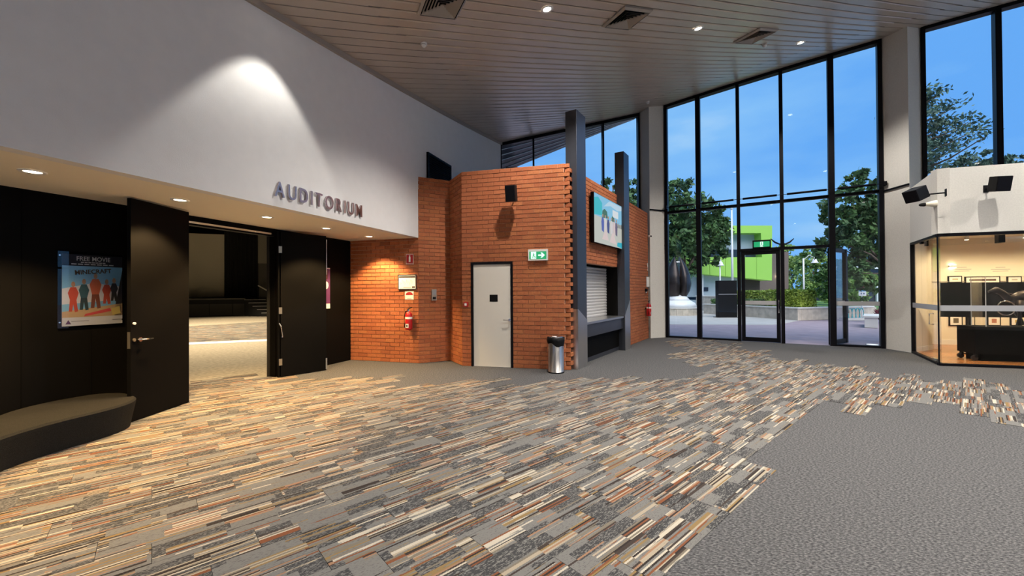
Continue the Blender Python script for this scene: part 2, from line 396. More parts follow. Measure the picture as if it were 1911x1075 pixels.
if rest.v:
    o = rest.build('carpet_planks', 'plank', fl); o.rotation_euler = (0, 0, PL.rz); o['kind'] = 'stuff'
print('planks', len(cells))

# ------------------------------------------------------------------ ceiling of metal boards
BH = 65.0
BF = Fr((0, 0), heading=BH)
cpoly = FOYER_CCW
cb = MB()
zt = [zc(*p)+.10 for p in cpoly]
mbk = MB(); gx = [-7+1.5*i for i in range(16)]; gy = [-4+1.5*i for i in range(14)]
for a in gx:
    for b in gy:
        q = clip_to([(a, b), (a+1.5, b), (a+1.5, b+1.5), (a, b+1.5)], cpoly)
        if len(q) >= 3: mbk.prism(q, [zc(*p)+.045 for p in q], [zc(*p)+.2 for p in q])
cl = struct('ceiling', mbk, 'ceilback', label='dark cavity above ceiling boards')
ys = [BF.loc(*p)[1] for p in cpoly]; xs_ = [BF.loc(*p)[0] for p in cpoly]
bw = .205; y = math.floor(min(ys)/bw)*bw
while y < max(ys):
    mb = MB(); x0 = math.floor(min(xs_))
    strip = clip_to([BF.w(x0, y+.006), BF.w(max(xs_)+1, y+.006), BF.w(max(xs_)+1, y+bw-.006), BF.w(x0, y+bw-.006)], cpoly)
    if strip:
        sx = sorted(BF.loc(*p)[0] for p in strip); a, b = sx[0], sx[-1]; nseg = max(1, int((b-a)/1.6))
        for k in range(nseg):
            u0, u1 = a+(b-a)*k/nseg, a+(b-a)*(k+1)/nseg
            prof = [(y+.010, .030), (y+.010, .012), (y+.026, 0), (y+bw-.026, 0), (y+bw-.010, .012), (y+bw-.010, .030)]
            if k in (0, nseg-1):    # end pieces follow the clipped outline
                seg = clip_to([BF.w(u0, y+.010), BF.w(u1, y+.010), BF.w(u1, y+bw-.010), BF.w(u0, y+bw-.010)], cpoly)
                if len(seg) >= 3: mb.prism(seg, [zc(*p) for p in seg], [zc(*p)+.03 for p in seg])
                continue
            vs_ = []
            for u in (u0, u1):
                for (yy, dz) in prof: w = BF.w(u, yy); vs_.append((w[0], w[1], zc(*w)+dz))
            mb.add(vs_, [(i, i+1, 7+i, 6+i) for i in range(5)])
        if mb.v: mb.build('ceiling_board', 'ceil', cl)
    y += bw

# ------------------------------------------------------------------ white auditorium wall above the doors
def wall_strip(fr, xa, xb, z0, z1f, y0, y1, n=12):
    mb = MB()
    for k in range(n):
        a, b = xa+(xb-xa)*k/n, xa+(xb-xa)*(k+1)/n
        za, zb = z1f(*fr.w(a)), z1f(*fr.w(b)); 
        mb.prism([(a, y0), (b, y0), (b, y1), (a, y1)], z0, [za, zb, zb, za])
    return mb
xe = FAS.loc(*E_)[0]
mb = wall_strip(FAS, 0, 12, ZS, lambda x, y: zc(x, y)+.05, 0, .15, 8)
k2 = wall_strip(FAS, 12, xe, ZB-.3, lambda x, y: zc(x, y)+.05, 0, .15, 6); mb.add(k2.v, k2.f)
struct('wall_left', mb, 'white', FAS, 'white painted wall above the auditorium doors')
dep = BLK.loc(*FAS.w(12))[1]*-1     # distance between white face and black wall
sf = struct('ceiling', MB().box(0, 12, .151, dep+.14, ZS, ZS+.08), 'soffit', FAS, 'lowered cream soffit over the auditorium doors')
# timber edge trim along top of white wall
tr = MB()
for k in range(12):
    a, b = xe*k/12, xe*(k+1)/12; za, zb = zc(*FAS.w(a)), zc(*FAS.w(b))
    tr.add([(a, -.05, za-.07), (b, -.05, zb-.07), (b, 0, zb-.07), (a, 0, za-.07), (a, -.05, za+.01), (b, -.05, zb+.01), (b, 0, zb+.01), (a, 0, za+.01)], [(0, 3, 2, 1), (0, 1, 5, 4), (4, 5, 6, 7)])
struct('trim_1', tr, 'ceilvent', FAS, 'grey-brown trim where white wall meets ceiling boards')

# black wall with door opening
jl, jr = BLK.wp(340, 600)[0], BLK.wp(513, 600)[0]
wb = MB().box(0, jl, 0, .12, 0, ZS).box(jr, 12.0, 0, .12, 0, ZS)
bwall = struct('wall_back', wb, 'black', BLK, 'matt black wall around the auditorium doorway')
for px in (170, 40): s = BLK.wp(px, 600)[0]; MB().box(s-.004, s+.004, -.004, 0, 0, ZS).build('panel_joint', 'blackgap', bwall)
hd = MB().box(jl, jr, -.005, .12, ZS-.14, ZS); o = struct('trim_2', hd, 'black', BLK, 'black door head with silver track')
MB().box(jl, jr, -.02, .0, ZS-.115, ZS-.085).build('track', 'chrome', o)

# ------------------------------------------------------------------ brick walls
bcache = {}
def brick_mesh(L):
    k = round(L, 3)
    if k not in bcache: bcache[k] = MB().box(-k/2, k/2, 0, .05, 0, .072).mesh('brick', 'brick', bevel=.0015)
    return bcache[k]
CO, BL = ZB/47, .2385
def brick_wall(name, fr, x0, x1, z0, z1, holes=(), label='', thick=.11, odd_cut=0, limit=300, shift=0.0):
    body = MB()
    xs2 = sorted({x0, x1, *[h[0] for h in holes], *[h[1] for h in holes]}); zs2 = sorted({z0, z1, *[h[2] for h in holes], *[h[3] for h in holes]})
    xs2 = [x for x in xs2 if x0 <= x <= x1]; zs2 = [z for z in zs2 if z0 <= z <= z1]
    for a, b in zip(xs2, xs2[1:]):
        for c, d in zip(zs2, zs2[1:]):
            if any(h[0] <= (a+b)/2 <= h[1] and h[2] <= (c+d)/2 <= h[3] for h in holes): continue
            e = b-(odd_cut if abs(b-x1) < 1e-6 else 0)
            if e > a: body.box(a, e, .013, thick, c, d)
    w = struct(name, body, 'mortar', fr, label)
    lst = []
    for k in range(int(round((z0)/CO)), int(round(z1/CO))):
        zb = k*CO; zm = zb+CO/2
        iv = [(x0, x1-(odd_cut if k % 2 else 0))]
        for h in holes:
            if h[2] < zm < h[3]:
                iv2 = []
                for a, b in iv:
                    if h[0] > a: iv2.append((a, min(b, h[0])))
                    if h[1] < b: iv2.append((max(a, h[1]), b))
                iv = iv2
        for a, b in iv:
            s = x1-math.ceil((x1-x0)/BL+1)*BL+(BL/2 if k % 2 else 0)+shift
            while s < b:
                p, q = max(s+.004, a+.001), min(s+BL-.004, b-.001)
                if q-p > .025: lst.append((p, q, zb))
                s += BL
    lst.sort(key=lambda t: (fr.w((t[0]+t[1])/2)[0])**2+fr.w((t[0]+t[1])/2)[1]**2+(t[2]-EYE)**2)
    for p, q, zb in lst[:limit]:
        o = bpy.data.objects.new('brick', brick_mesh(q-p)); COL.objects.link(o); o.parent = w; o.location = ((p+q)/2, random.uniform(-.0012, .0012), zb+.006)
    r = MB()
    for p, q, zb in lst[limit:]: r.box(p, q, 0, .05, zb+.006, zb+.078)
    if r.v: o = r.build('brickwork', 'brick', w); o['kind'] = 'stuff'
    return w
FA = Fr(A0, A1); FB = Fr(A1, B1); FC = Fr(C0, C1); FD = Fr(C1, D1)
brick_wall('wall_brick_extinguisher', FA, 0, FA.len, 0, ZS, label='orange brick wall with fire extinguisher under the soffit')
brick_wall('wall_brick_keypad', FB, 0, FB.len+.12, 0, ZB, label='orange brick wall face with grey keypad')
brick_wall('wall_brick_return', FC, -.05, FC.len, 0, ZB, label='narrow orange brick return beside the white door')
dx0, dx1 = FD.wp(879.5, 600)[0], FD.wp(957.5, 600)[0]; dz = FD.wp(918, 489)[1]
wD = brick_wall('wall_brick_door', FD, 0, FD.len, 0, ZB, [(dx0, dx1, 0, dz)], 'orange brick wall with white door and toothed corner', odd_cut=.105, thick=.10)
tm = MB().box(0, .20, 0, .104, 0, .0745).mesh('tooth_brick', 'brick', bevel=.0015)
for k in range(1, 47, 2):           # bricks of the other wall poke through every second course
    o = bpy.data.objects.new('tooth_brick', tm); COL.objects.link(o); o.parent = wD; o.location = (FD.len-.002, .001, k*CO+.006); o.rotation_euler = (0, 0, math.radians(71.4))
MB().box(FD.len-.105, FD.len-.02, .09, .10, 0, ZB).build('corner_backing', 'mortar', wD)
# caps
for f_, a, b in ((FD, 0, FD.len-.1), (FB, 0, FB.len+.1), (FC, 0, FC.len)): pass
# kiosk side: brick panel over shutter and plain wall beyond second column
KY = .19
KF = Fr(KIO.w(0, KY), heading=32.9)
ke = KF.loc(*NOSEL)[0]
c1len, c2a = .46, KIO.wp(1166.5, 600)[0]
c2len = .44
zpan = KF.wp(1120, 496)[1]
brick_wall('wall_brick_screen', KF, c1len-.1, c2a+.1, round(zpan/CO)*CO, ZB, label='brick panel behind the wall screen above the shutter', limit=200)
brick_wall('wall_brick_far', KF, c2a+c2len-.05, ke, 0, ZB, label='red-brown brick wall beyond the second steel column', limit=300)
# kiosk recess shell
ksh = MB().box(c1len-.15, c2a+.2, .55, .60, 0, zpan+.1).box(c2a-.02, c2a+.06, 0, .56, 0, zpan+.1).box(c1len-.2, c1len-.12, 0, .56, 0, zpan+.1).box(c1len-.15, c2a+.2, .05, .56, zpan+.03, zpan+.09)
struct('wall_kiosk', ksh, 'black', KF, 'black lining of the shuttered kiosk recess')

# ------------------------------------------------------------------ steel columns of the kiosk
def steel_column(x, ln, ztop, label):
    w = KIO.w(x, 0); t = thing('steel_column', label, 'column', (w[0], w[1], 0), KIO.rz, 'dark steel kiosk columns')
    MB().box(0, ln, 0, .24, 0, ztop).build('shaft', 'steel_dark', t, bevel=.006)
    return t
zc1 = KIO.wp(1075.6, 203.5)[1]; zc2 = KIO.wp(1166, 284)[1]
t1 = steel_column(0, c1len, zc1, 'tall dark steel column at the toothed brick corner, taller of the two')
t2 = steel_column(c2a, c2len, zc2, 'shorter dark steel column between the shutter and far brick wall')
zp = KIO.wp(1079, 577)[1]; zq = KIO.wp(1094, 597)[1]
MB().plate([(-.004, 0), (c1len+.003, 0), (c1len+.003, zq), (.02, zp), (-.004, zp)], -.004, -.001).box(-.004, -.001, -.004, .24, 0, zp).build('kick_plate', 'stainless', t1)
MB().plate([(-.004, 0), (c2len+.003, 0), (c2len+.003, zp+.12), (-.004, zq-.05)], -.004, -.001).build('kick_plate', 'stainless', t2)

# shutter, counter, front panel
ks = fthing('roller_shutter', 'closed silver roller shutter between the steel columns', 'shutter', KF)
zsb = KF.wp(1095, 600, .3)[1]
nsl = 18; x0s, x1s = c1len-.12, c2a-.02
for k in range(nsl):
    z0 = zsb+(zpan-zsb)*k/nsl; z1 = zsb+(zpan-zsb)*(k+1)/nsl; h = z1-z0
    MB().plate([(0, 0)], 0, 0) if False else None
    prof = [(.30, 0), (.288, h*.3), (.285, h*.6), (.292, h*.92), (.31, h*.98)]
    mb = MB(); mb.add([(x0s, p[0], z0+p[1]) for p in prof]+[(x1s, p[0], z0+p[1]) for p in prof], [(i, 5+i, 6+i, i+1) for i in range(4)])
    mb.build('slat', 'shutter', ks, smooth=True)
ct = fthing('counter', 'steel-edged dark serving counter below the shutter', 'counter', KF)
zct = KIO.wp(1096, 602)[1]
MB().box(c1len+.006, c2a-.006, -KY+.02, .27, zct-.05, zct).build('counter_top', 'stainless', ct, bevel=.005)
MB().box(c1len+.006, c2a-.006, -KY+.05, -KY+.09, zct-.32, zct-.05).build('apron', 'steel_dark', ct)
MB().box(c1len+.006, c2a-.006, -.03, .02, .10, zct-.05).build('front_panel', 'black', ct)
MB().box(c1len+.006, c2a-.006, -.02, .02, 0, .10).build('toe_kick', 'steel_dark', ct)

# wall screen
sx0, sz0 = KF.wp(1107.5, 452, -.1); sx1, sz1 = KF.wp(1159.5, 383, -.1); sx1 = min(sx1, c2a+.1); szt = KF.wp(1107.5, 358, -.1)[1]
tv = fthing('wall_screen', 'flat wall screen showing people on a beach, above the shutter', 'screen', KF)
MB().box(sx0, sx1, -.12, -.04, sz0, szt).build('housing', 'plastic_k', tv, bevel=.004)
MB().box((sx0+sx1)/2-.2, (sx0+sx1)/2+.2, -.04, .02, sz0+.3, szt-.3).build('bracket', 'plastic_k', tv)
sw, sh = sx1-sx0-.02, szt-sz0-.02
def scr(name, poly, col, lift, st=.75):
    mm = bpy.data.materials.get('scr_%s' % name) or glow('scr_%s' % name, col, st)
    MB().plate([(sx0+.01+p[0]*sw, sz0+.01+p[1]*sh) for p in poly], -.1205-lift, -.1200-lift).build(name, mm, tv)
scr('sky_image', [(0, .55), (1, .55), (1, 1), (0, 1)], (.25, .60, .85), .0005)
scr('sand_image', [(0, 0), (1, 0), (1, .55), (0, .55)], (.60, .62, .55), .0005)
scr('lagoon_image', [(0, .56), (.25, .60), (.25, .86), (.12, .95), (0, .9)], (.03, .55, .62), .001)
scr('cloud_image', [(.3, .8), (.55, .88), (.8, .84), (1, .9), (1, .98), (.5, .97)], (.55, .75, .9), .001)
scr('palm_image', [(.24, .55), (.26, .7), (.33, .76), (.42, .72), (.44, .58)], (.04, .16, .10), .0015)
scr('palm_image', [(.56, .55), (.6, .68), (.68, .64), (.7, .56)], (.05, .2, .12), .0015)
scr('caption_block', [(.62, .66), (.84, .66), (.84, .82), (.62, .82)], (.8, .85, .88), .0012)
for x, c, nm in ((.27, (.08, .12, .45), 'blue_figure'), (.36, (.75, .7, .7), 'white_figure'), (.46, (.05, .07, .25), 'navy_figure'), (.58, (.8, .72, .72), 'white_figure'), (.68, (.75, .6, .6), 'pale_figure'), (.76, (.15, .12, .2), 'dark_figure')):
    scr(nm, [(x-.035, .28), (x+.03, .25), (x+.045, .48), (x+.02, .56), (x-.03, .56), (x-.05, .46)], c, .002)
    scr('head_image', [(x-.02, .57), (x+.02, .57), (x+.02, .63), (x-.02, .63)], (.45, .28, .2), .002)
scr('kite_image', [(.24, .1), (.47, .1), (.4, .3), (.36, .34)], (.8, .65, .62), .0024)
scr('kite_image', [(.5, .08), (.76, .06), (.66, .3), (.6, .3)], (.75, .3, .25), .0024)
scr('logo_block', [(.78, .03), (1, .0), (1, .14), (.8, .12)], (.02, .5, .65), .0024)
for k in range(6): scr('skyline_image', [(.72+k*.045, .46), (.745+k*.045, .46), (.745+k*.045, .54+.02*(k % 3)), (.72+k*.045, .54)], (.12, .14, .16), .0018)

# ------------------------------------------------------------------ white door in the brick wall
dr = fthing('white_door', 'plain white flush door with small black notice in brick wall', 'door', FD)
fw = .045
MB().box(dx0, dx0+fw, -.012, .09, 0, dz).box(dx1-fw, dx1, -.012, .09, 0, dz).box(dx0+fw, dx1-fw, -.012, .09, dz-fw, dz).build('door_frame', 'alu_black', dr)
leaf = MB().box(dx0+fw+.004, dx1-fw-.004, .012, .05, .008, dz-fw-.004).build('door_leaf', 'doorwhite', dr)
sxa, sza = FD.wp(913.5, 563)[0], FD.wp(920, 563)[1]; sxb, szb = FD.wp(928.5, 550)[0], FD.wp(920, 550)[1]
MB().box(sxa, sxb, .009, .012, sza, szb).build('notice', 'plastic_k', leaf)
hx, hz = FD.wp(951, 597)
MB().lathe([(.026, 0), (.026, .012)], (hx, .012, hz), 16, '-y').build('rose', 'chrome', leaf)
MB().tube([(hx, .005, hz), (hx, -.045, hz), (hx-.02, -.052, hz), (hx-.12, -.052, hz)], .009).build('lever', 'chrome', leaf, smooth=True)
MB().box(dx0+fw, dx1-fw, -.0, .06, 0, .007).build('threshold', 'chrome', dr)

# ------------------------------------------------------------------ small fittings on the brick walls
def rect_px(fr, a, b, y=0):         # pixel corners -> x0,x1,z0,z1
    xa, za = fr.wp(a[0], a[1], y); xb, zb_ = fr.wp(b[0], b[1], y); return min(xa, xb), max(xa, xb), min(za, zb_), max(za, zb_)
def exit_sign(fr, r, label, y=0, arrow=True, hang=False):
    x0, x1, z0, z1 = r; t = fthing('exit_sign', label, 'exit sign', fr)
    MB().box(x0, x1, y-.06, y-.002, z0, z1).build('housing', 'plastic_w' if not hang else 'plastic_k', t, bevel=.006)
    w, h = x1-x0, z1-z0; m = .07
    gm = bpy.data.materials.get('exit_green') or glow('exit_green', (.0, .36, .13), 1.1); wm = bpy.data.materials.get('exit_white') or glow('exit_white', (.75, 1, .88), 1.2)
    MB().box(x0+w*m, x1-w*m, y-.063, y-.06, z0+h*.12, z1-h*.2).build('green_panel', gm, t)
    P = lambda L: [(x0+w*a, z0+h*b) for a, b in L]
    if arrow:
        MB().plate(P([(.15, .14), (.42, .14), (.42, .78), (.15, .78)]), y-.0645, y-.063).build('doorway_panel', wm, t)
        MB().plate(P([(.52, .4), (.7, .4), (.64, .24), (.72, .24), (.86, .46), (.72, .70), (.64, .70), (.7, .53), (.52, .53)]), y-.0645, y-.063).build('arrow', wm, t)
        for q in ([(.27, .60), (.31, .60), (.31, .68), (.27, .68)], [(.25, .42), (.30, .40), (.32, .58), (.27, .58)], [(.26, .42), (.22, .22), (.25, .22), (.29, .40)], [(.29, .40), (.36, .32), (.33, .2), (.36, .2), (.40, .33), (.31, .44)], [(.30, .54), (.37, .5), (.36, .47), (.30, .5)]):
            MB().plate(P(q), y-.066, y-.0645).build('running_figure', gm, t)
    else:
        MB().plate(P([(.42, .14), (.58, .14), (.58, .78), (.42, .78)]), y-.0645, y-.063).build('doorway_panel', wm, t)
        for q in ([(.48, .62), (.53, .62), (.53, .72), (.48, .72)], [(.46, .42), (.53, .42), (.53, .6), (.48, .6)], [(.46, .42), (.44, .2), (.47, .2), (.50, .4)], [(.51, .42), (.55, .3), (.54, .2), (.57, .2), (.58, .32)]):
            MB().plate(P(q), y-.066, y-.0645).build('running_figure', gm, t)
    return t
exit_sign(FD, rect_px(FD, (986.5, 487), (1023, 465)), 'lit green exit sign with arrow on the brick wall')
def speaker(fr, px, py, label, y=-.30, w=.20, h=.30, d=.19, tilt=20, yaw=0, bracket=True, group='wall loudspeakers', ax=None):
    x, z = fr.wp(px, py, y); t = fthing('wall_speaker', label, 'loudspeaker', fr, x, y, z, group)
    R = Matrix.Rotation(math.radians(yaw), 4, 'Z') @ Matrix.Rotation(math.radians(tilt), 4, 'X')
    c = MB().plate([(-w/2, -h/2), (w/2, -h/2), (w/2, h/2), (-w/2, h/2)], -d/2, d/2).build('cabinet', 'plastic_k', t, bevel=.012); c.matrix_local = R
    g = MB().box(-w/2+.012, w/2-.012, -d/2-.006, -d/2, -h/2+.012, h/2-.012).build('grille', 'alu_black', t); g.matrix_local = R
    by = -y
    mb = MB(); mb.tube([(0, d/2-.03, -.02), (0, by*.6, -.02), (0, by, -.02)], .014); mb.box(-.04, .04, by-.012, by, -.09, .05); mb.build('bracket', 'plastic_k', t)
    return t
speaker(FD, 954, 361, 'black loudspeaker high on the orange brick wall', tilt=14, w=.20, h=.31)
# rubbish bin
bc = gp(1039, 697); bt = thing('rubbish_bin', 'round stainless steel rubbish bin with black liner at brick corner', 'bin', (bc[0], bc[1]+.12, 0))
br = .155; bh = .66
MB().lathe([(br, 0), (br, .012), (br-.004, .015), (br-.004, bh-.05), (br-.006, bh)], n=28, capt=False).build('body', 'stainless', bt, smooth=True)
prof = []
mb = MB(); n = 28; k = 0
for i, (rr, zz) in enumerate([(br+.002, bh-.13), (br+.012, bh-.06), (br+.010, bh+.005), (br-.012, bh+.012), (br-.03, bh-.10)]):
    for j in range(n):
        a = 2*math.pi*j/n; dzz = .035*math.sin(a*2+.6)+.015*math.sin(a*5) if i == 0 else .006*math.sin(a*7+i); mb.v.append(((rr+.004*math.sin(a*9+i))*math.cos(a), (rr+.004*math.sin(a*9+i))*math.sin(a), zz+dzz))
for i in range(4):
    for j in range(n): mb.f.append((i*n+j, i*n+(j+1) % n, (i+1)*n+(j+1) % n, (i+1)*n+j))
mb.build('bin_liner', 'plastic_k', bt, smooth=True)
MB().lathe([(br-.035, bh-.02), (br-.012, bh+.022), (br-.03, bh+.028), (br-.05, bh+.0)], n=24, capb=False, capt=False).build('rim', 'chrome', bt, smooth=True)
MB().lathe([(br+.004, 0), (br+.004, .02)], n=24).build('base_ring', 'plastic_k', bt)
# keypad on brick
r = rect_px(FB, (805, 561), (814, 540)); kp = fthing('keypad', 'small grey keypad box on the brick pier', 'keypad', FB)
MB().box(r[0], r[1], -.035, 0, r[2], r[3]).build('case', 'ceilvent', kp, bevel=.004)
MB().box(r[0]+.015, r[1]-.015, -.037, -.035, r[2]+.12, r[3]-.02).build('display', 'inkgrey', kp); MB().box(r[0]+.02, r[1]-.02, -.040, -.035, r[2]+.03, r[2]+.08).build('button_panel', 'plastic_k', kp)
# red call point beside the white door
cx_, cz_ = FD.wp(870.5, 568); cpn = fthing('call_point', 'small red break-glass call point beside the white door', 'call point', FD, cx_, 0, cz_)
MB().box(-.045, .045, -.05, 0, -.05, .05).build('case', 'red', cpn, bevel=.006); MB().box(-.025, .025, -.053, -.05, -.025, .025).build('glass_panel', 'paper', cpn)
# evacuation plan, notice, fire sign on wall A
r = rect_px(FA, (743.5, 541), (778, 512)); ep = fthing('evacuation_plan', 'silver framed evacuation floor plan on the brick wall by the keypad', 'plan', FA)
MB().box(r[0], r[1], -.022, 0, r[2], r[3]).build('frame', 'chrome', ep, bevel=.003); MB().box(r[0]+.022, r[1]-.022, -.024, -.022, r[2]+.02, r[3]-.02).build('sheet', 'paper', ep)
w_, h_ = r[1]-r[0], r[3]-r[2]
MB().box(r[0]+.03, r[1]-.03, -.0255, -.024, r[3]-.075, r[3]-.03).build('title_bar', 'ink', ep)
for k in range(9):
    a = r[0]+w_*(.16+.075*k); z = r[2]+h_*(.42+.08*((k*5) % 3)); MB().box(a, a+w_*.07, -.025, -.024, z, z+.006).build('plan_line', 'inkgrey', ep); MB().box(a, a+.006, -.025, -.024, z-h_*.12, z+h_*.1).build('plan_line', 'inkgrey', ep)
MB().box(r[0]+w_*.3, r[0]+w_*.74, -.025, -.024, r[2]+.045, r[2]+.06).build('legend', 'inkgrey', ep); MB().box(r[0]+w_*.77, r[1]-.035, -.025, -.024, r[2]+.035, r[2]+.075).build('legend', 'ink', ep)
r = rect_px(FA, (756, 559), (772, 543)); no = fthing('notice_card', 'white notice with red arch printed on it above the extinguisher', 'notice', FA)
MB().box(r[0], r[1], -.004, 0, r[2], r[3]).build('card', 'paper', no)
cxn = (r[0]+r[1])/2; rr_ = (r[1]-r[0])*.42
arch = [(cxn+rr_*math.cos(a), r[2]+(r[3]-r[2])*.52+rr_*.8*math.sin(a)) for a in [math.pi*i/10 for i in range(11)]]
MB().plate(arch, -.0052, -.004).build('arch_print', 'redsign', no); MB().box(cxn-rr_*.6, cxn+rr_*.6, -.0052, -.004, r[2]+.02, r[2]+.03).build('print_line', 'ink', no)
r = rect_px(FA, (758, 494), (771.5, 474)); fs = fthing('extinguisher_sign', 'red sign with white extinguisher symbol high on brick wall', 'sign', FA)
MB().box(r[0], r[1], -.004, 0, r[2], r[3]).build('panel', 'paper', fs); MB().box(r[0]+.008, r[1]-.008, -.0052, -.004, r[2]+.03, r[3]-.008).build('red_field', 'redsign', fs)
cxn = (r[0]+r[1])/2; MB().plate([(cxn-.022, r[2]+.06), (cxn+.022, r[2]+.06), (cxn+.022, r[2]+.16), (cxn+.008, r[2]+.185), (cxn+.02, r[2]+.2), (cxn-.02, r[2]+.2), (cxn-.008, r[2]+.185), (cxn-.022, r[2]+.16)], -.0064, -.0052).build('symbol', 'paper', fs)
MB().box(r[0]+.008, r[1]-.008, -.0052, -.004, r[2]+.006, r[2]+.022).build('print_line', 'redsign', fs)
def extinguisher(fr, px, pyb, label, y=-.11, s=1.0):
    x, z = fr.wp(px, pyb, y); t = fthing('fire_extinguisher', label, 'fire extinguisher', fr, x, y, z, 'red fire extinguishers')
    R_, H_ = .075*s, .40*s
    MB().lathe([(R_*.6, 0), (R_*.95, .015), (R_, .04), (R_, H_*.8), (R_*.86, H_*.9), (R_*.45, H_*.98), (R_*.3, H_)], n=20).build('cylinder', 'red', t, smooth=True)
    MB().lathe([(R_*1.012, H_*.60), (R_*1.012, H_*.72)], n=20, capb=False, capt=False).build('white_band', 'paper', t, smooth=True)
    MB().box(-R_*.45, R_*.45, -R_-.004, -R_*.86, H_*.14, H_*.34).build('label_patch', 'paper', t); MB().box(-R_*.2, R_*.2, -R_-.006, -R_-.003, H_*.18, H_*.3).build('label_symbol', 'ink', t)
    MB().lathe([(.02*s, H_), (.02*s, H_+.04)], n=12).build('valve', 'chrome', t); MB().plate([(-.03, H_+.03), (.06, H_+.075), (.07, H_+.095), (-.03, H_+.055)], -.012, .012).build('handle', 'plastic_k', t)
    MB().tube([(0, -.01, H_+.02), (-R_*.9, -.02, H_), (-R_*1.25, -.02, H_*.75), (-R_*1.2, -.02, H_*.3), (-R_*1.1, -.02, H_*.12)], .011).build('hose', 'plastic_k', t, smooth=True)
    MB().box(-.03, .03, R_-.005, -y, H_*.55, H_*.65).build('wall_bracket', 'plastic_k', t)
extinguisher(FA, 763, 616, 'red fire extinguisher on the warm-lit brick wall')
extinguisher(KF, 1211, 590, 'red fire extinguisher at the end of the far brick wall')
r = rect_px(KF, (1205.5, 536), (1212.5, 516.5)); e2 = fthing('framed_notice', 'small silver framed notice at end of far brick wall', 'notice', KF)
MB().box(r[0], r[1], -.02, 0, r[2], r[3]).build('frame', 'chrome', e2, bevel=.003); MB().box(r[0]+.02, r[1]-.02, -.022, -.02, r[2]+.02, r[3]-.02).build('sheet', 'paper', e2)
x, z = KF.wp(1204, 541.5); e3 = fthing('wall_sensor', 'small black box below the framed notice on far brick wall', 'sensor', KF, x, 0, z)
MB().box(-.05, .05, -.07, 0, -.05, .05).build('case', 'plastic_k', e3, bevel=.006); MB().box(.06, .18, -.004, 0, -.09, .02).build('notice_card', 'paper', e3)
x, z = KF.wp(1208.5, 498); e4 = fthing('narrow_sign', 'narrow white strip sign on far brick wall', 'sign', KF, x, 0, z); MB().box(-.03, .03, -.005, 0, -.12, .12).build('panel', 'paper', e4); MB().box(-.02, .02, -.006, -.005, -.10, .0).build('red_field', 'redsign', e4)
CF = Fr(NOSEL, L1)
x, z = KF.wp(1212.5, 441, -.05); e5 = fthing('dome_camera', 'small white dome camera where brick meets the window pier', 'camera', KF, x, -.02, z)
MB().lathe([(.05, 0), (.05, .03), (.045, .05)], (0, 0, 0), 14, '-y').build('mount', 'plastic_w', e5); MB().lathe([(.04, .05), (.035, .075), (.018, .092), (.0, .097)], (0, 0, 0), 14, '-y').build('lens_dome', 'plastic_k', e5, smooth=True)

# louvre grille on the white wall above the brick
r0 = FAS.wp(797.5, 288); r1 = FAS.wp(838, 318)
lv = fthing('louvre_grille', 'black louvred vent in white wall above the brickwork', 'vent', FAS)
zt0 = r0[1]; zl = ZB-.02
MB().box(r0[0], r1[0], -.03, .0, zl, zt0).build('backing', 'blackgap', lv)
MB().box(r0[0]-.04, r0[0], -.05, 0, zl, zt0+.04).box(r1[0], r1[0]+.04, -.05, 0, zl, zt0+.04).box(r0[0], r1[0], -.05, 0, zt0, zt0+.04).build('frame', 'alu_black', lv)
nb = 14
for k in range(nb):
    z = zl+(zt0-zl)*(k+.3)/nb; MB().add([(r0[0], -.05, z), (r1[0], -.05, z), (r1[0], -.03, z+.035), (r0[0], -.03, z+.035), (r0[0], -.05, z+.006), (r1[0], -.05, z+.006), (r1[0], -.03, z+.041), (r0[0], -.03, z+.041)], [(0, 1, 2, 3), (4, 7, 6, 5), (0, 4, 5, 1)]).build('louvre_blade', 'alu_black', lv)

# ------------------------------------------------------------------ AUDITORIUM lettering
sg = fthing('auditorium_sign', 'raised metal letters spelling AUDITORIUM on white wall', 'sign', FAS)
xa, za = FAS.wp(509.5, 365); xb = FAS.wp(673, 404)[0]; lh = FAS.wp(519, 339.5)[1]-FAS.wp(519, 367.5)[1]
lets = []
for c in 'AUDITORIUM':
    o = text(c, lh/.70, .012, 'letter', sg, 0, -.012, za, 'letter', offset=.002); xs3 = [v.co.x for v in o.data.vertices]; lets.append((o, min(xs3), max(xs3)))
gap = .075; tw_ = sum(b-a for _, a, b in lets)+gap*(len(lets)-1); k_ = (xb-xa)/tw_; xx = xa
for o, a, b in lets:
    for v in o.data.vertices: v.co.x = xx+(v.co.x-a)*k_
    xx += (b-a+gap)*k_

# ------------------------------------------------------------------ auditorium doors
def door_leaf(hx, label, ang, ln, flip):
    w = BLK.w(hx, -.03); t = thing('auditorium_door', label, 'door', (w[0], w[1], 0), BLK.rz+ang, 'black auditorium door leaves'); return t
# right leaf: hinged at the right jamb, folded back over the fixed panel
pr = [gp(520, 707.5), gp(595.6, 693)]
frR = Fr(BLK.w(jr+.03, -.10), pr[1]); frR.len = .86
t = thing('auditorium_door', 'open black auditorium door leaf with brass hinges beside the brick wall', 'door', (*frR.o, 0), frR.rz)
MB().box(0, .84, -.02, .025, .01, ZS-.05).build('door_leaf', 'black', t)
MB().box(-.045, -.02, -.02, .045, 0, ZS-.05).build('jamb_post', 'black', t)
for z in (.28, 1.22, 2.34):
    MB().box(-.035, .02, -.026, -.02, z-.06, z+.06).build('hinge', 'brass', t); 
MB().tube([(-.03, -.03, .99), (-.01, -.06, .93), (.02, -.04, .76)], .01).lathe([(.014, 0), (.014, .03)], (.02, -.03, .73), 8).build('pull_handle', 'chrome', t)
MB().tube([(.845, -.025, 1.9), (.845, -.025, 2.6)], .008).build('top_bolt', 'chrome', t); MB().box(.82, .85, -.03, -.018, .03, .25).build('flush_bolt', 'chrome', t)
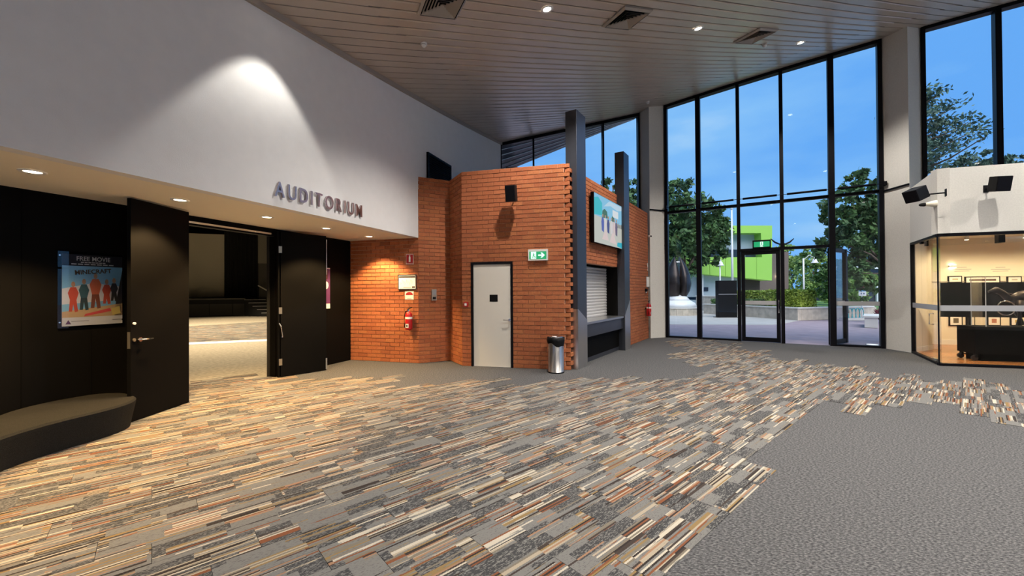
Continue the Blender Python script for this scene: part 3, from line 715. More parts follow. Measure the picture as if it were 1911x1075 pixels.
# left leaf
pL = gp(262, 782)
frL = Fr(gp(349.5, 752), gp(240, 790))
t = thing('auditorium_door', 'open black auditorium door leaf with lever handle beside the movie poster', 'door', (*frL.o, 0), frL.rz)
MB().box(0, frL.len, -.02, .025, .01, ZS-.02).build('door_leaf', 'black', t)
x, z = frL.len-.10, .99
MB().lathe([(.028, 0), (.028, .012)], (x, .025, z), 14, '-y').build('rose', 'chrome', t).location = (0, .03, 0)
MB().tube([(x, .03, z), (x, .085, z), (x-.02, .09, z), (x-.13, .09, z)], .011).build('lever', 'chrome', t, smooth=True)
MB().lathe([(.02, -.035), (.02, -.02)], (x+.06, 0, z-.0), 12, '-y').build('lock_cylinder', 'brass', t); MB().lathe([(.016, -.04), (.016, -.02)], (x+.06, 0, z+.2), 12, '-y').build('indicator_button', 'plastic_w', t)
MB().box(frL.len-.002, frL.len+.003, -.015, .02, z-.1, z+.1).build('edge_plate', 'brass', t)
# ------------------------------------------------------------------ posters
r = rect_px(BLK, (107, 608), (226, 600)); 
px0 = BLK.wp(108, 540)[0]; px1 = BLK.wp(227, 540)[0]; pz0 = BLK.wp(108, 610)[1]; pz1 = BLK.wp(108, 468)[1]
po = fthing('movie_poster', 'movie poster in clear acrylic holder on black wall beside the door handle', 'poster', BLK)
Y = -.012; pwid, phei = px1-px0, pz1-pz0
MB().box(px0+.03, px1, Y, Y+.004, pz0, pz1-.03).build('sheet', 'paper', po)
MB().box(px0-.01, px1+.01, Y-.010, Y-.006, pz0-.02, pz1).build('acrylic_cover', 'acryl', po)
for a in (px0+.005, px1-.005):
    for b in (pz0+.05, pz1-.05): MB().lathe([(.009, .0), (.009, .026)], (a, 0, b), 10, '-y').build('stand_off', 'chrome', po)
PX = lambda a, b: (px0+.03+(pwid-.03)*a, pz0+(phei-.03)*b)
def pshape(name, col, pts, lift):
    mm = bpy.data.materials.get('print_'+name) or mat('print_'+name, tuple(min(.9, q*2.2) for q in col), .6); MB().plate([PX(*p) for p in pts], Y-.0004*lift-.0004, Y-.0004*lift).build(name, mm, po)
pshape('sky_print', (.14, .30, .42), [(0, .12), (1, .12), (1, .87), (0, .87)], 0)
pshape('header_print', (.012, .012, .016), [(0, .84), (1, .84), (1, 1), (0, 1)], 1)
pshape('haze_print', (.42, .52, .55), [(0, .3), (1, .36), (1, .55), (.5, .6), (0, .52)], 1)
pshape('ground_print', (.36, .25, .13), [(0, .12), (1, .12), (1, .30), (.6, .26), (.2, .22), (0, .2)], 2)
pshape('dark_print', (.02, .02, .025), [(.86, .12), (1, .12), (1, .8), (.93, .5), (.88, .3)], 2)
# generic abstract upright shapes standing in for the artwork
for i, (x, w0, h0, h1, c) in enumerate([(.17, .085, .20, .56, 'r'), (.34, .085, .22, .60, 't'), (.53, .10, .24, .68, 'm'), (.72, .08, .30, .60, 'r'), (.85, .07, .34, .62, 'k')]):
    cc = dict(r=(.36, .06, .035), t=(.035, .085, .10), m=(.38, .10, .05), k=(.03, .03, .035))[c]
    mid = h0+(h1-h0)*.45
    pshape('lower_shape_'+c, tuple(q*.35+.015 for q in cc) if c != 'r' else cc, [(x-w0*.8, h0), (x-w0*.2, h0), (x, mid-.06), (x+w0*.3, h0-.01), (x+w0*.9, h0), (x+w0*.6, mid), (x-w0*.6, mid)], 3)
    pshape('upper_shape_'+c, cc, [(x-w0*.6, mid), (x+w0*.6, mid), (x+w0, h1-.10), (x+w0*.5, h1-.02), (x-w0*.5, h1-.02), (x-w0, h1-.10)], 4)
    pshape('round_shape', (.30, .17, .11), [(x+.032*math.cos(a), h1+.02+.04*math.sin(a)) for a in [math.pi*j/5 for j in range(10)]], 4)
pshape('banner_print', (.45, .06, .06), [(.34, .125), (.8, .19), (.78, .235), (.36, .16)], 5)
pshape('credit_panel', (.5, .33, .1), [(.82, .13), (.97, .15), (.95, .26), (.8, .23)], 5)
pshape('footer_print', (.74, .72, .68), [(0, 0), (1, 0), (1, .12), (0, .115)], 5)
a, b = PX(.5, .915); text('FREE MOVIE', phei*.085, .0004, 'paper', po, a, Y-.0012, b, 'headline', offset=.001, align='CENTER', xs=(pwid*.62)/(phei*.085*6.1))
for q, wv in ((.885, .42), (.858, .72)):
    for k in range(7):
        a0, b0 = PX(.5-wv/2+wv*k/7, q); a1, b1 = PX(.5-wv/2+wv*(k+.8)/7, q+.014); MB().box(a0, a1, Y-.0016, Y-.0008, b0, b1).build('small_print', 'paper', po)
a, b = PX(.5, .735); text('MINECRAFT', phei*.085, .0004, mat('title_ink', (.12, .07, .05), .6), po, a, Y-.0016, b, 'title', offset=.002, align='CENTER', xs=(pwid*.64)/(phei*.085*5.9), rot=.10)
a, b = PX(.05, .05); MB().plate([(a, b-.02), (a+.05, b-.02), (a+.025, b+.03)], Y-.003, Y-.002).build('footer_mark', mat('purple_ink', (.2, .08, .2), .6), po)
a, b = PX(.14, .06); MB().box(a, a+.16, Y-.003, Y-.002, b, b+.006).build('small_print', 'inkgrey', po); a, b = PX(.82, .055); MB().box(a, a+.1, Y-.003, Y-.002, b, b+.01).build('small_print', 'inkgrey', po)

qx0 = BLK.wp(595.5, 560)[0]; qx1 = BLK.wp(615, 560)[0]; qz0 = BLK.wp(605, 576)[1]; qz1 = BLK.wp(605, 499.5)[1]
p2 = fthing('event_poster', 'narrow purple event poster on black panel left of the brick wall', 'poster', BLK)
MB().box(qx0-.05, qx1, -.014, -.008, qz0, qz1).build('sheet', 'paper', p2)
for nm, c, (a0, a1, b0, b1) in (('purple_print', (.09, .02, .10), (0, 1, .12, .97)), ('orange_print', (.5, .26, .04), (.15, .8, .72, .95)), ('plum_print', (.22, .03, .06), (0, 1, .12, .38)), ('coral_print', (.6, .2, .1), (.55, 1, .13, .32)), ('dark_print_band', (.03, .012, .04), (0, .35, .4, .7))):
    MB().box(qx0-.05+(qx1-qx0+.05)*a0, qx0-.05+(qx1-qx0+.05)*a1, -.0150-.0003*len(nm)/10, -.014, qz0+(qz1-qz0)*b0, qz0+(qz1-qz0)*b1).build(nm, mat(nm, c, .6), p2)
for (u_, w_, rr2) in ((.62, .57, .085), (.38, .44, .055)):
    c0, c1_ = qx0-.05+(qx1-qx0+.05)*u_, qz0+(qz1-qz0)*w_; MB().lathe([(rr2, .0160), (rr2, .0166)], (c0, 0, c1_), 18, '-y').build('round_badge', 'paper', p2)
for k in range(3): MB().box(qx0, qx0+.10, -.0165, -.0155, qz0+(qz1-qz0)*(.18+.05*k), qz0+(qz1-qz0)*(.19+.05*k)).build('print_line', 'paper', p2)

# ------------------------------------------------------------------ bench
top = [gp(*q, z=.32) for q in [(-190, 905), (-60, 842), (0, 817), (60, 798), (120, 782), (190, 766), (240, 752), (258, 742), (250, 735), (225, 732), (180, 734), (120, 741), (60, 752), (0, 772), (-60, 800), (-190, 862)]]
cxb, cyb = sum(p[0] for p in top)/len(top), sum(p[1] for p in top)/len(top)
bn = thing('curved_bench', 'low curved charcoal felt bench in front of the black wall', 'bench', (cxb, cyb, 0))
top = [BLK.w(BLK.loc(*p)[0], min(BLK.loc(*p)[1], -.03)) for p in top]
ring = [(p[0]-cxb, p[1]-cyb) for p in top]
for _ in range(2): ring = [q for i in range(len(ring)) for q in ((ring[i][0]*.75+ring[(i+1) % len(ring)][0]*.25, ring[i][1]*.75+ring[(i+1) % len(ring)][1]*.25), (ring[i][0]*.25+ring[(i+1) % len(ring)][0]*.75, ring[i][1]*.25+ring[(i+1) % len(ring)][1]*.75))]
def inset(poly, d):
    n = len(poly); out = []
    ar = sum(poly[i][0]*poly[(i+1) % n][1]-poly[(i+1) % n][0]*poly[i][1] for i in range(n)); sg_ = 1 if ar > 0 else -1
    for i in range(n):
        a, b, c = Vector(poly[i-1]), Vector(poly[i]), Vector(poly[(i+1) % n]); t_ = (c-a).normalized(); nn = Vector((-t_.y, t_.x))*sg_; out.append(tuple(b+nn*d))
    return out
layers = [(inset(ring, .055), .0), (inset(ring, .04), .10), (inset(ring, .008), .27), (inset(ring, .005), .30), (inset(ring, .025), .32)]
mb = MB(); n = len(ring)
for q, z in layers: mb.v += [(p[0], p[1], z) for p in q]
ccw = sum(ring[i][0]*ring[(i+1) % n][1]-ring[(i+1) % n][0]*ring[i][1] for i in range(n)) > 0
for i in range(len(layers)-1):
    for j in range(n):
        f = (i*n+j, i*n+(j+1) % n, (i+1)*n+(j+1) % n, (i+1)*n+j); mb.f.append(f if ccw else f[::-1])
f = tuple(range((len(layers)-1)*n, len(layers)*n)); mb.f.append(f if ccw else f[::-1])
b_ = mb.build('upholstery', 'fabric', bn, smooth=False); 

# ------------------------------------------------------------------ glazed walls
def ztop(fr, x, y=0): return zc(*fr.w(x, y))
def glazed(name, fr, xs, z0, label, transoms=(), mull=.09, depth=.20, skip=(), wide=()):
    """frame + panes; xs are mullion centres; panes are separate children"""
    fm = MB()
    for i, x in enumerate(xs):
        h = ztop(fr, x); w2 = (mull if i not in wide else mull*1.5)/2; fm.prism([(x-w2, -depth/2), (x+w2, -depth/2), (x+w2, depth/2), (x-w2, depth/2)], z0, h+.02)
    for a, b in zip(xs, xs[1:]):
        za, zb_ = ztop(fr, a), ztop(fr, b)
        fm.prism([(a, -depth/2), (b, -depth/2), (b, depth/2), (a, depth/2)], [za-.11, zb_-.11, zb_-.11, za-.11], [za+.05, zb_+.05, zb_+.05, za+.05])
    o = struct(name, fm, 'alu_black', fr, label)
    for (a, b, z) in transoms: MB().box(a, b, -.06, .06, z-.04, z+.04).build('transom', 'alu_black', o)
    return o
mx = [0.02]+[W1.wp(px, 560)[0] for px in (1305.5, 1380, 1461, 1554)]+[W1.len-.02]
ztr = (W1.wp(1245, 398)[1]+W1.wp(1647, 356)[1])/2
zdh = (W1.wp(1388, 466)[1]+W1.wp(1538, 461)[1])/2
w1 = glazed('window_1', W1, mx, 0, 'tall black-framed glazed entrance wall', [(mx[0], mx[-1], ztr), (mx[2], mx[4], zdh)], wide=(1, 4))
MB().box(mx[0], mx[2], -.06, .06, 0, .05).box(mx[4], mx[5], -.06, .06, 0, .05).build('sill', 'alu_black', w1)
zw0, zw1 = W1.wp(1600, 570.5)[1], W1.wp(1600, 562.5)[1]
def pane(parent, a, b, z0, fr, z1=None):
    za, zb_ = (ztop(fr, a)-.11, ztop(fr, b)-.11) if z1 is None else (z1, z1)
    MB().plate([(a, z0), (b, z0), (b, zb_), (a, za)], -.004, .004).build('pane', 'glass', parent)
for i in range(5):
    a, b = mx[i]+.045, mx[i+1]-.045
    pane(w1, a, b, ztr+.035, W1)
    if i in (2, 3): pane(w1, a, b, zdh+.035, W1, ztr-.035)
    else:
        pane(w1, a, b, .05, W1, zdh-.01); pane(w1, a, b, zdh+.01, W1, ztr-.035)
        if i == 4: MB().box(a, b, -.0075, -.0045, zw0, zw1).build('frosted_band', 'frost', w1)
def glass_door(fr, label, x0, ln):
    t = thing('glass_door', label, 'door', (*fr.w(x0), 0), fr.rz); h = zdh-.045
    MB().box(0, .10, -.045, .045, .01, h).box(ln-.10, ln, -.045, .045, .01, h).box(.09, ln-.09, -.03, .03, .01, .13).box(.09, ln-.09, -.03, .03, h-.10, h).build('door_frame', 'alu_black', t)
    MB().box(.09, ln-.09, -.004, .004, .13, h-.10).build('pane', 'glass', t); MB().box(.09, ln-.09, -.008, -.005, zw0, zw1).build('frosted_band', 'frost', t)
    MB().tube([(ln-.045, -.03, .85), (ln-.045, -.075, .87), (ln-.045, -.075, 1.23), (ln-.045, -.03, 1.25)], .012).build('pull_handle', 'chrome', t)
    return t
dl = mx[3]-mx[2]-.11
glass_door(W1, 'closed black-framed glass entrance door under green exit sign', mx[2]+.055, dl)
fo = Fr(W1.w(mx[4]-.06, .06), heading=math.degrees(math.atan2(W1.u[0], W1.u[1]))-62)
t = glass_door(fo, 'black-framed glass entrance door standing open outwards to the plaza', 0.02, dl)
# green exit sign over the doors
r = rect_px(W1, (1404.5, 464), (1438.5, 447.5), -.06); exit_sign(W1, (r[0], r[1], zdh+.04, zdh+.04+(r[3]-r[2])), 'lit green exit sign above the glass entrance door', y=-.05, arrow=False, hang=True)
# tie rod with sleeves across the glazing
zr0, zr1 = W1.wp(1246, 385, -.15)[1], W1.wp(1640, 346, -.15)[1]; zr = (zr0+zr1)/2
rd = fthing('tie_rod', 'black horizontal rod with thick sleeves across the entrance glazing', 'rod', W1)
MB().tube([(.02, -.17, zr), (W1.len+.05, -.17, zr)], .008).build('rod', 'alu_black', rd)
for i in range(5): MB().tube([(mx[i]+.12, -.17, zr), (mx[i+1]-.12, -.17, zr)], .03).build('sleeve', 'alu_black', rd, smooth=True)
for x in (.03, W1.len+.04): MB().box(x-.03, x+.03, -.22, -.10, zr-.05, zr+.05).build('bracket', 'alu_black', rd)
# clerestory behind the kiosk and window over the gallery
W0 = Fr(E_, WEND)
x0s_ = [0.03]+[W0.loc(*gpz)[0] for gpz in [(W0.o[0], 0)]][:0]
m0 = [.03]+[W0.wp(px, 280)[0] for px in (995.5, 1061, 1125)]+[W0.len-.03]
w0 = glazed('window_2', W0, m0, 3.6, 'dark-framed clerestory window above the brick kiosk', mull=.05)
for i in range(4): pane(w0, m0[i]+.025, m0[i+1]-.025, 3.6, W0)
struct('wall_front', MB().box(0, W0.len, -.05, .1, 0, 3.6), 'render_', W0, 'rendered wall below the clerestory')
W2 = Fr(W2S, W2E)
m2 = [.03, W2.wp(1862, 200)[0]]; m2 += [m2[1]*2, W2.len-.02]
w2 = glazed('window_3', W2, m2, 2.6, 'black-framed high window above the gallery box', mull=.07, wide=(1,))
for i in range(3): pane(w2, m2[i]+.03, m2[i+1]-.03, 2.6, W2)
# rendered piers
def pier(name, pts, label):
    b = MB().prism(pts, 0, [zc(*p)+.06 for p in pts]); return struct(name, b, 'render_', None, label)
inL = W1.w(.0, .25); inR = W1.w(W1.len, .25)
pier('wall_pier_near_kiosk', [L1, NOSEL, WEND, (WEND[0]+.3, WEND[1]+.25), inL], 'pale rendered pier between clerestory and entrance glazing')
pier('wall_pier_near_gallery', [R1, NOSER, W2S, W1.w(W1.len+.78, .25), inR], 'pale rendered pier between entrance glazing and gallery')
for fr_, a, b, z, nm in ((Fr(NOSEL, L1), 0, None, ztr+.06, 'a'), (Fr(R1, NOSER), 0, None, ztr-.02, 'b')):
    o = MB().box(a, fr_.len, -.035, -.001, z-.02, z+.02).build('trim_3' if nm == 'a' else 'trim_4', 'alu_black'); place(o, fr_); o['kind'] = 'structure'; o['label'] = 'black rail on pier beside the brick wall' if nm == 'a' else 'black rail on pier beside the gallery'
# hidden sides of the foyer
bk = FAS.w(0)
struct('wall_rear', MB().box(bk[0], 14.2, bk[1]-.2, bk[1], 0, 8.2), 'white', label='white rear wall of the foyer')
WR = Fr((14.2, 7.7), (14.2, bk[1])); mr = [WR.len*i/9 for i in range(10)]
w6 = glazed('window_assumed', WR, mr, 0, 'black-framed glazed side wall of the foyer', [(0, WR.len, 2.7)], mull=.07)  # unseen side glazing, added for daylight and reflections
for i in range(9): pane(w6, mr[i]+.035, mr[i+1]-.035, 2.735, WR); pane(w6, mr[i]+.035, mr[i+1]-.035, 0, WR, 2.665)

# ------------------------------------------------------------------ gallery box
ZG0, ZG1 = 2.645, 3.945
GLEN = 5.6
def par(fr, L, y0, y1, z0, z1, x0=0): return MB().box(x0, L, y0, y1, z0, z1)
struct('wall_gallery_side', par(GL, GL.len, 0, .18, ZG0, ZG1), 'render_', GL, 'pale rendered fascia over the gallery corner, short side')
struct('wall_gallery_front', par(GR, GLEN, 0, .18, ZG0, ZG1), 'render_', GR, 'pale rendered fascia over the gallery front glass')
hg = struct('window_4', MB().box(0, GL.len, -.01, .07, ZG0-.05, ZG0).box(0, .05, -.01, .07, 0, ZG0).box(0, GL.len, -.01, .07, 0, .045), 'alu_black', GL, 'black-edged glass side of the gallery with glass door')
hx0, hx1 = GL.wp(1718, 600)[0], GL.len-.28
MB().box(.06, hx0-.005, .02, .03, .045, ZG0-.05).build('pane', 'galglass', hg); MB().box(hx1+.005, GL.len, .02, .03, .045, ZG0-.05).build('pane', 'galglass', hg)
gd = MB().box(hx0, hx1, .02, .03, .05, ZG0-.05).build('glass_leaf', 'galglass', hg)
zf0, zf1 = GR.wp(1800, 580.5)[1], GR.wp(1800, 570)[1]
MB().box(.06, GL.len, .012, .018, zf0, zf1).build('frosted_band', 'frost', hg)
MB().tube([(hx1-.12, .02, .80), (hx1-.12, -.05, .80), (hx1-.12, -.05, 1.02), (hx1-.12, .02, 1.02)], .011).build('pull_handle', 'chrome', hg); MB().box(hx1-.16, hx1, .0, .05, .045, .10).build('floor_pivot', 'chrome', hg); MB().box(hx0, hx0+.12, .0, .05, ZG0-.1, ZG0-.05).build('top_pivot', 'plastic_k', hg)
hr = struct('window_5', MB().box(0, GLEN, -.01, .07, ZG0-.06, ZG0).box(0, GLEN, -.01, .07, 0, .05), 'alu_black', GR, 'black-edged front glass of the gallery')
MB().box(0, 2.4, .02, .03, .05, ZG0-.06).build('pane', 'galglass', hr); MB().box(2.41, GLEN, .02, .03, .05, ZG0-.06).build('pane', 'galglass', hr)
MB().box(0, GLEN, .012, .018, zf0, zf1).build('frosted_band', 'frost', hr); MB().box(-.006, .006, .0, .03, .05, ZG0-.06).build('corner_joint', 'alu_black', hr)
# gallery interior
GW0, GW1 = (9.80, 10.03), (10.58, 10.27); GB0 = (11.35, 11.30)
gpol = [GCOR, GR.w(GLEN), GR.w(GLEN+1.2, 3.6), (11.35, 11.36), GW1, NOSER]
gf = struct('floor', MB().prism(gpol, .001, .012), 'wood', label='polished timber gallery floor')
gcl = [GR.w(.25, .12), GR.w(GLEN, .12), GR.w(GLEN+1.2, 3.6), (11.35, 11.36), GW1, GL.w(.12, .12)]
struct('ceiling', MB().prism(gcl, ZG0+.25, ZG0+.33), 'cream', label='cream gallery ceiling')
f1 = Fr(GW1, GW0); f1 = Fr(NOSER, GW1)
gw = struct('wall_gallery_left', MB().box(0.1, f1.len, 0, .1, 0, ZG0+.3), 'cream', f1, 'cream wall just inside the gallery')
MB().box(.1, f1.len, -.015, 0, 0, .12).build('baseboard', 'plastic_w', gw)
f2 = Fr(GW1, GB0)
gw2 = struct('wall_gallery_door', MB().box(0, .12, 0, .1, 0, ZG0+.3).box(.12, f2.len, 0, .1, 2.1, ZG0+.3).box(f2.len-.12, f2.len, 0, .1, 0, 2.1), 'cream', f2, 'cream gallery wall with dark glazed doorway')
MB().box(.12, .2, -.01, .08, 0, 2.1).box(f2.len-.2, f2.len-.12, -.01, .08, 0, 2.1).box(.2, f2.len-.2, -.01, .08, 2.02, 2.1).build('door_frame', 'alu_black', gw2); MB().box(.2, f2.len-.2, .02, .03, 0, 2.02).build('pane', 'glass', gw2)
f3 = Fr(GB0, heading=106.4)
gb = struct('wall_gallery_back', MB().box(0, 5.2, 0, .1, 0, ZG0+.3), 'cream', f3, 'cream gallery back wall hung with framed pictures')
MB().box(0, 5.2, -.015, 0, 0, .14).build('baseboard', 'plastic_w', gb); MB().box(0, 5.2, -.03, 0, 1.72, 1.735).build('hanging_rail', 'ceilvent', gb)
we = GR.w(GLEN+.0, 0); wf = GR.w(GLEN+1.2, 3.6); f4 = Fr(wf, we)
struct('wall_gallery_right', MB().box(0, f4.len, 0, .1, 0, ZG0+.3), 'cream', f4, 'cream far side wall of the gallery')
# pictures on the back wall
def picture(a, b, label, art):
    r = rect_px(f3, a, b); t = fthing('framed_picture', label, 'picture', f3, group='framed pictures on the gallery wall')
    x0, x1, z0, z1 = r; MB().box(x0, x1, -.03, 0, z0, z1).build('frame', 'plastic_k', t, bevel=.003); MB().box(x0+.025, x1-.025, -.032, -.03, z0+.025, z1-.025).build('mount', 'paper', t)
    MB().box(x0+.09, x1-.09, -.0335, -.032, z0+.08, z1-.07).build('artwork', mat('art_print', art, .6), t)
picture((1768, 528), (1794, 515), 'small dark-framed picture above the black panel beside the door side', (.4, .35, .2))
picture((1799.5, 530), (1865, 515.5), 'wide dark-framed picture above the black panel with long dark print', (.06, .03, .02))
picture((1878, 529), (1905, 515.5), 'dark-framed picture above the black panel nearest the wall light', (.42, .4, .34))
picture((1770, 608), (1795, 589), 'dark-framed picture below the black panel with dark landscape print', (.12, .10, .07))
picture((1802, 608), (1818, 589), 'narrow framed picture below the black panel with golden print', (.55, .36, .07))
picture((1841, 608), (1866, 590), 'framed picture below the black panel with red-brown print', (.4, .16, .10))
picture((1884, 608), (1905, 592), 'framed picture below the black panel with yellow print', (.5, .38, .12))
for px, lb in ((1795, 'faint grey wall text beside the left wall light'), (1867, 'faint grey wall text above the wide picture')):
    t = fthing('wall_text', lb, 'wall text', f3)
    for k, (w_, yy) in enumerate(((.10, 499), (.2, 502.5), (.16, 506))):
        x, z = f3.wp(px, yy); MB().box(x-w_, x+w_, -.003, 0, z-.006, z+.006).build('text_line', 'inkgrey', t)
# black display panel on legs, plinth on castors, bronze creature
GP = Fr(GR.w(0, 1.7), heading=106.4)
r = list(rect_px(GP, (1757, 592), (1911, 527))); r[2], r[3] = GP.wp(1830, 592)[1], GP.wp(1830, 527)[1]; dp = fthing('exhibition_screen', 'long black display panel on thin legs inside the gallery', 'panel', GP)
MB().box(r[0], r[0]+4.0, 0, .05, r[2], r[3]).build('board', 'black', dp)
for x in (r[0]+.5, r[0]+3.4): MB().box(x, x+.05, 0, .05, .012, r[2]).build('leg', 'alu_black', dp); MB().box(x-.0, x+.05, -.25, .3, .012, .04).build('foot', 'alu_black', dp)
GQ = Fr(GR.w(0, .75), heading=106.4)
r = list(rect_px(GQ, (1786, 666), (1911, 610))); r[3] = GQ.wp(1830, 610)[1]; pn = fthing('display_plinth', 'black display plinth on castors behind the gallery glass', 'plinth', GQ)
zt_ = r[3]; x0p = GQ.wp(1786, 640, .5)[0]; MB().box(x0p, x0p+2.3, 0, .5, .16, zt_).build('cabinet', 'black', pn)
MB().box(x0p+.12, x0p+2.2, .05, .45, .014, .16).build('skirt', 'blackgap', pn)
for x, y in ((x0p+.04, .06), (x0p+.04, .44), (x0p+2.24, .06), (x0p+2.24, .44)):
    c = MB().box(x-.02, x+.02, y-.03, y+.03, .08, .165).build('castor', 'plastic_k', pn); MB().lathe([(.055, -.02), (.055, .02)], (x-.02, y, .067), 14, '-y').build('wheel', 'bronze', c)
# glass case uprights
gc_ = fthing('display_case', 'clear glass case standing on the black plinth', 'glass case', GQ, z=zt_)
hz_ = 1.05
for x in (x0p+.22, x0p+2.2):
    MB().box(x-.003, x+.003, .06, .44, 0, hz_).build('glass_side', 'caseglass', gc_); MB().box(x-.006, x+.006, .054, .06, 0, hz_).build('glass_edge', 'whitemet', gc_); MB().box(x-.006, x+.006, .44, .446, 0, hz_).build('glass_edge', 'whitemet', gc_)
MB().box(x0p+.22, x0p+2.2, .056, .060, 0, hz_).build('glass_front', 'caseglass', gc_); MB().box(x0p+.22, x0p+2.2, .06, .44, hz_, hz_+.006).build('glass_lid', 'caseglass', gc_)
sx = x0p+1.15
st = fthing('bronze_sculpture', 'dark bronze animal sculpture with tangled limbs on the gallery plinth', 'sculpture', GQ, sx, .25, zt_+.03)
random.seed(3)
b = MB(); b.tube([(-.42, 0, .52), (-.25, 0, .58), (0, .02, .60), (.25, 0, .55), (.5, 0, .46)], [.06, .13, .16, .15, .07], 12); b.build('body', 'bronze', st, smooth=True)
b = MB(); b.tube([(-.40, 0, .52), (-.52, .02, .68), (-.62, .02, .74), (-.75, 0, .70)], [.07, .06, .07, .03], 10); b.build('head', 'bronze', st, smooth=True)
for (x, y, x2) in ((-.3, -.1, -.34), (-.24, .1, -.14), (.3, -.1, .36), (.25, .1, .16)):
    b = MB(); b.tube([(x, y, .52), (x*1.1, y*1.1, .3), ((x+x2)/2, y, .16), (x2, y, .0)], [.07, .045, .03, .045], 8); b.build('leg', 'bronze', st, smooth=True)
for k in range(14):
    a = random.uniform(-.35, .45); y = random.uniform(-.15, .15); b = MB(); b.tube([(a, y, .55), (a+random.uniform(-.15, .15), y*1.6, .72+random.uniform(-.06, .06)), (a+random.uniform(-.3, .3), y*2.0, .62+random.uniform(-.1, .1))], [.02, .014, .006], 6); b.build('twisted_limb', 'bronze', st, smooth=True)
b = MB(); b.tube([(-.55+.15*math.cos(a), -.12, .36+.15*math.sin(a)) for a in [2*math.pi*i/20 for i in range(21)]], .012, 6); b.build('ring', 'chrome', st, smooth=True)
# gallery lamps: wall light, track spots; back track and corner head added to brighten
for px, py, lb in ((1776, 497, 'glowing up-down wall light on the gallery back wall by the doorway'), ):
    x, z = f3.wp(px, py); t = fthing('wall_light', lb, 'lamp', f3, x, 0, z)
    MB().box(-.08, .08, -.06, 0, -.03, .03).build('body', 'plastic_w', t); MB().box(-.07, .07, -.055, -.005, .03, .034).build('lens', 'lampwarm', t); MB().box(-.07, .07, -.055, -.005, -.034, -.03).build('lens', 'lampwarm', t)
for ty, lb in ((1.1, 'white ceiling track with warm spot lamps over the plinth in the gallery'), (2.5, 'added ceiling track with warm spot lamps near the gallery back wall')):
  tk = fthing('track_light', lb, 'lamp', GR, 0, ty, ZG0+.25)
  xs4 = (.5, 1.3, 2.2, 3.2, 4.3) if ty < 2 else (2.0, 3.1, 4.3)
  MB().box(xs4[0]-.15, 5.0, -.02, .02, -.05, 0).build('track', 'ceilvent', tk)
  for x in xs4:
    MB().lathe([(.04, -.16), (.045, -.07), (.02, -.05)], (x, 0, 0), 12).build('spot_head', 'plastic_w', tk); MB().lathe([(.036, -.164), (.036, -.161)], (x, 0, 0), 12).build('lens', 'lampwarm', tk)
    spot('spot_lamp', tk, (x, 0, -.18), GAL_W, 155, (1, .78, .47), .5, .04, (math.radians(8), 0, 0))

# speakers and camera on the gallery fascia
speaker(GR, 1866, 343, 'black loudspeaker on the gallery front fascia', y=-.32, w=.24, h=.28, d=.18, tilt=12, yaw=6)
speaker(GL, 1709, 363, 'tilted black loudspeaker on the gallery fascia corner side', y=-.42, w=.26, h=.24, d=.26, tilt=24, yaw=40)
x, z = GL.wp(1735, 381, -.1); t = fthing('security_camera', 'small security camera on cream cone mount at gallery corner', 'camera', GL, x, 0, z)
MB().lathe([(.075, .0), (.05, .10), (.035, .16)], (0, 0, 0), 16, '-y').build('cone_mount', 'soffit', t, smooth=True); MB().lathe([(.035, .16), (.04, .18), (.03, .24), (.012, .26)], (0, 0, 0), 14, '-y').build('camera_head', 'plastic_k', t, smooth=True)

# ------------------------------------------------------------------ ceiling fittings
def downlight(x, y, z, label, power, cone, warm=False, group='ceiling downlights', col=(1, .93, .85), blend=.5):
    t = thing('downlight', label, 'downlight', (x, y, z), 0, group)
    if z > 3:
        tilt = Matrix.Identity(4); nx, ny = -(CB[1]+CB[3]*y), -(CB[2]+CB[3]*x); n = Vector((nx, ny, 1)).normalized(); q = Vector((0, 0, 1)).rotation_difference(n)
    else: q = None
    a = MB().lathe([(.062, -.004), (.088, -.012), (.098, -.004), (.098, .0)], n=24, capb=False, capt=False).build('trim_ring', 'plastic_w', t, smooth=True)
    b = MB().lathe([(.064, -.003), (.064, .0)], n=20).build('lens', 'lampwarm' if warm else 'lamp', t)
    if q:
        for o in (a, b): o.rotation_mode = 'QUATERNION'; o.rotation_quaternion = q
    spot('downlight_lamp', t, (0, 0, -.05), power, cone, col, blend, .05)
    return t
for px, py, lb in ((1021, 17, 'lit ceiling downlight in the boards between the first two air vents'), (1303, 53, 'lit ceiling downlight in the boards between the second and third air vents'), (1494, 80, 'lit ceiling downlight in the boards closest to the entrance glazing')):
    x, y, z = on_ceiling(px, py); downlight(x, y, z-.002, lb, FOYER_W, 125)
for x, y in ((2.4, 3.2), (5.6, 4.9), (8.4, 5.6), (11.4, 4.4), (1.4, -.6), (5.0, .4), (9.0, 1.6), (12.0, .6)):
    downlight(x, y, zc(x, y)-.002, 'added unseen downlight in the ceiling boards nearer the foyer rear', FOYER_W, 125, group='added rear downlights')  # unseen downlights added as foyer fill; one placed from a speaker's cast shadow
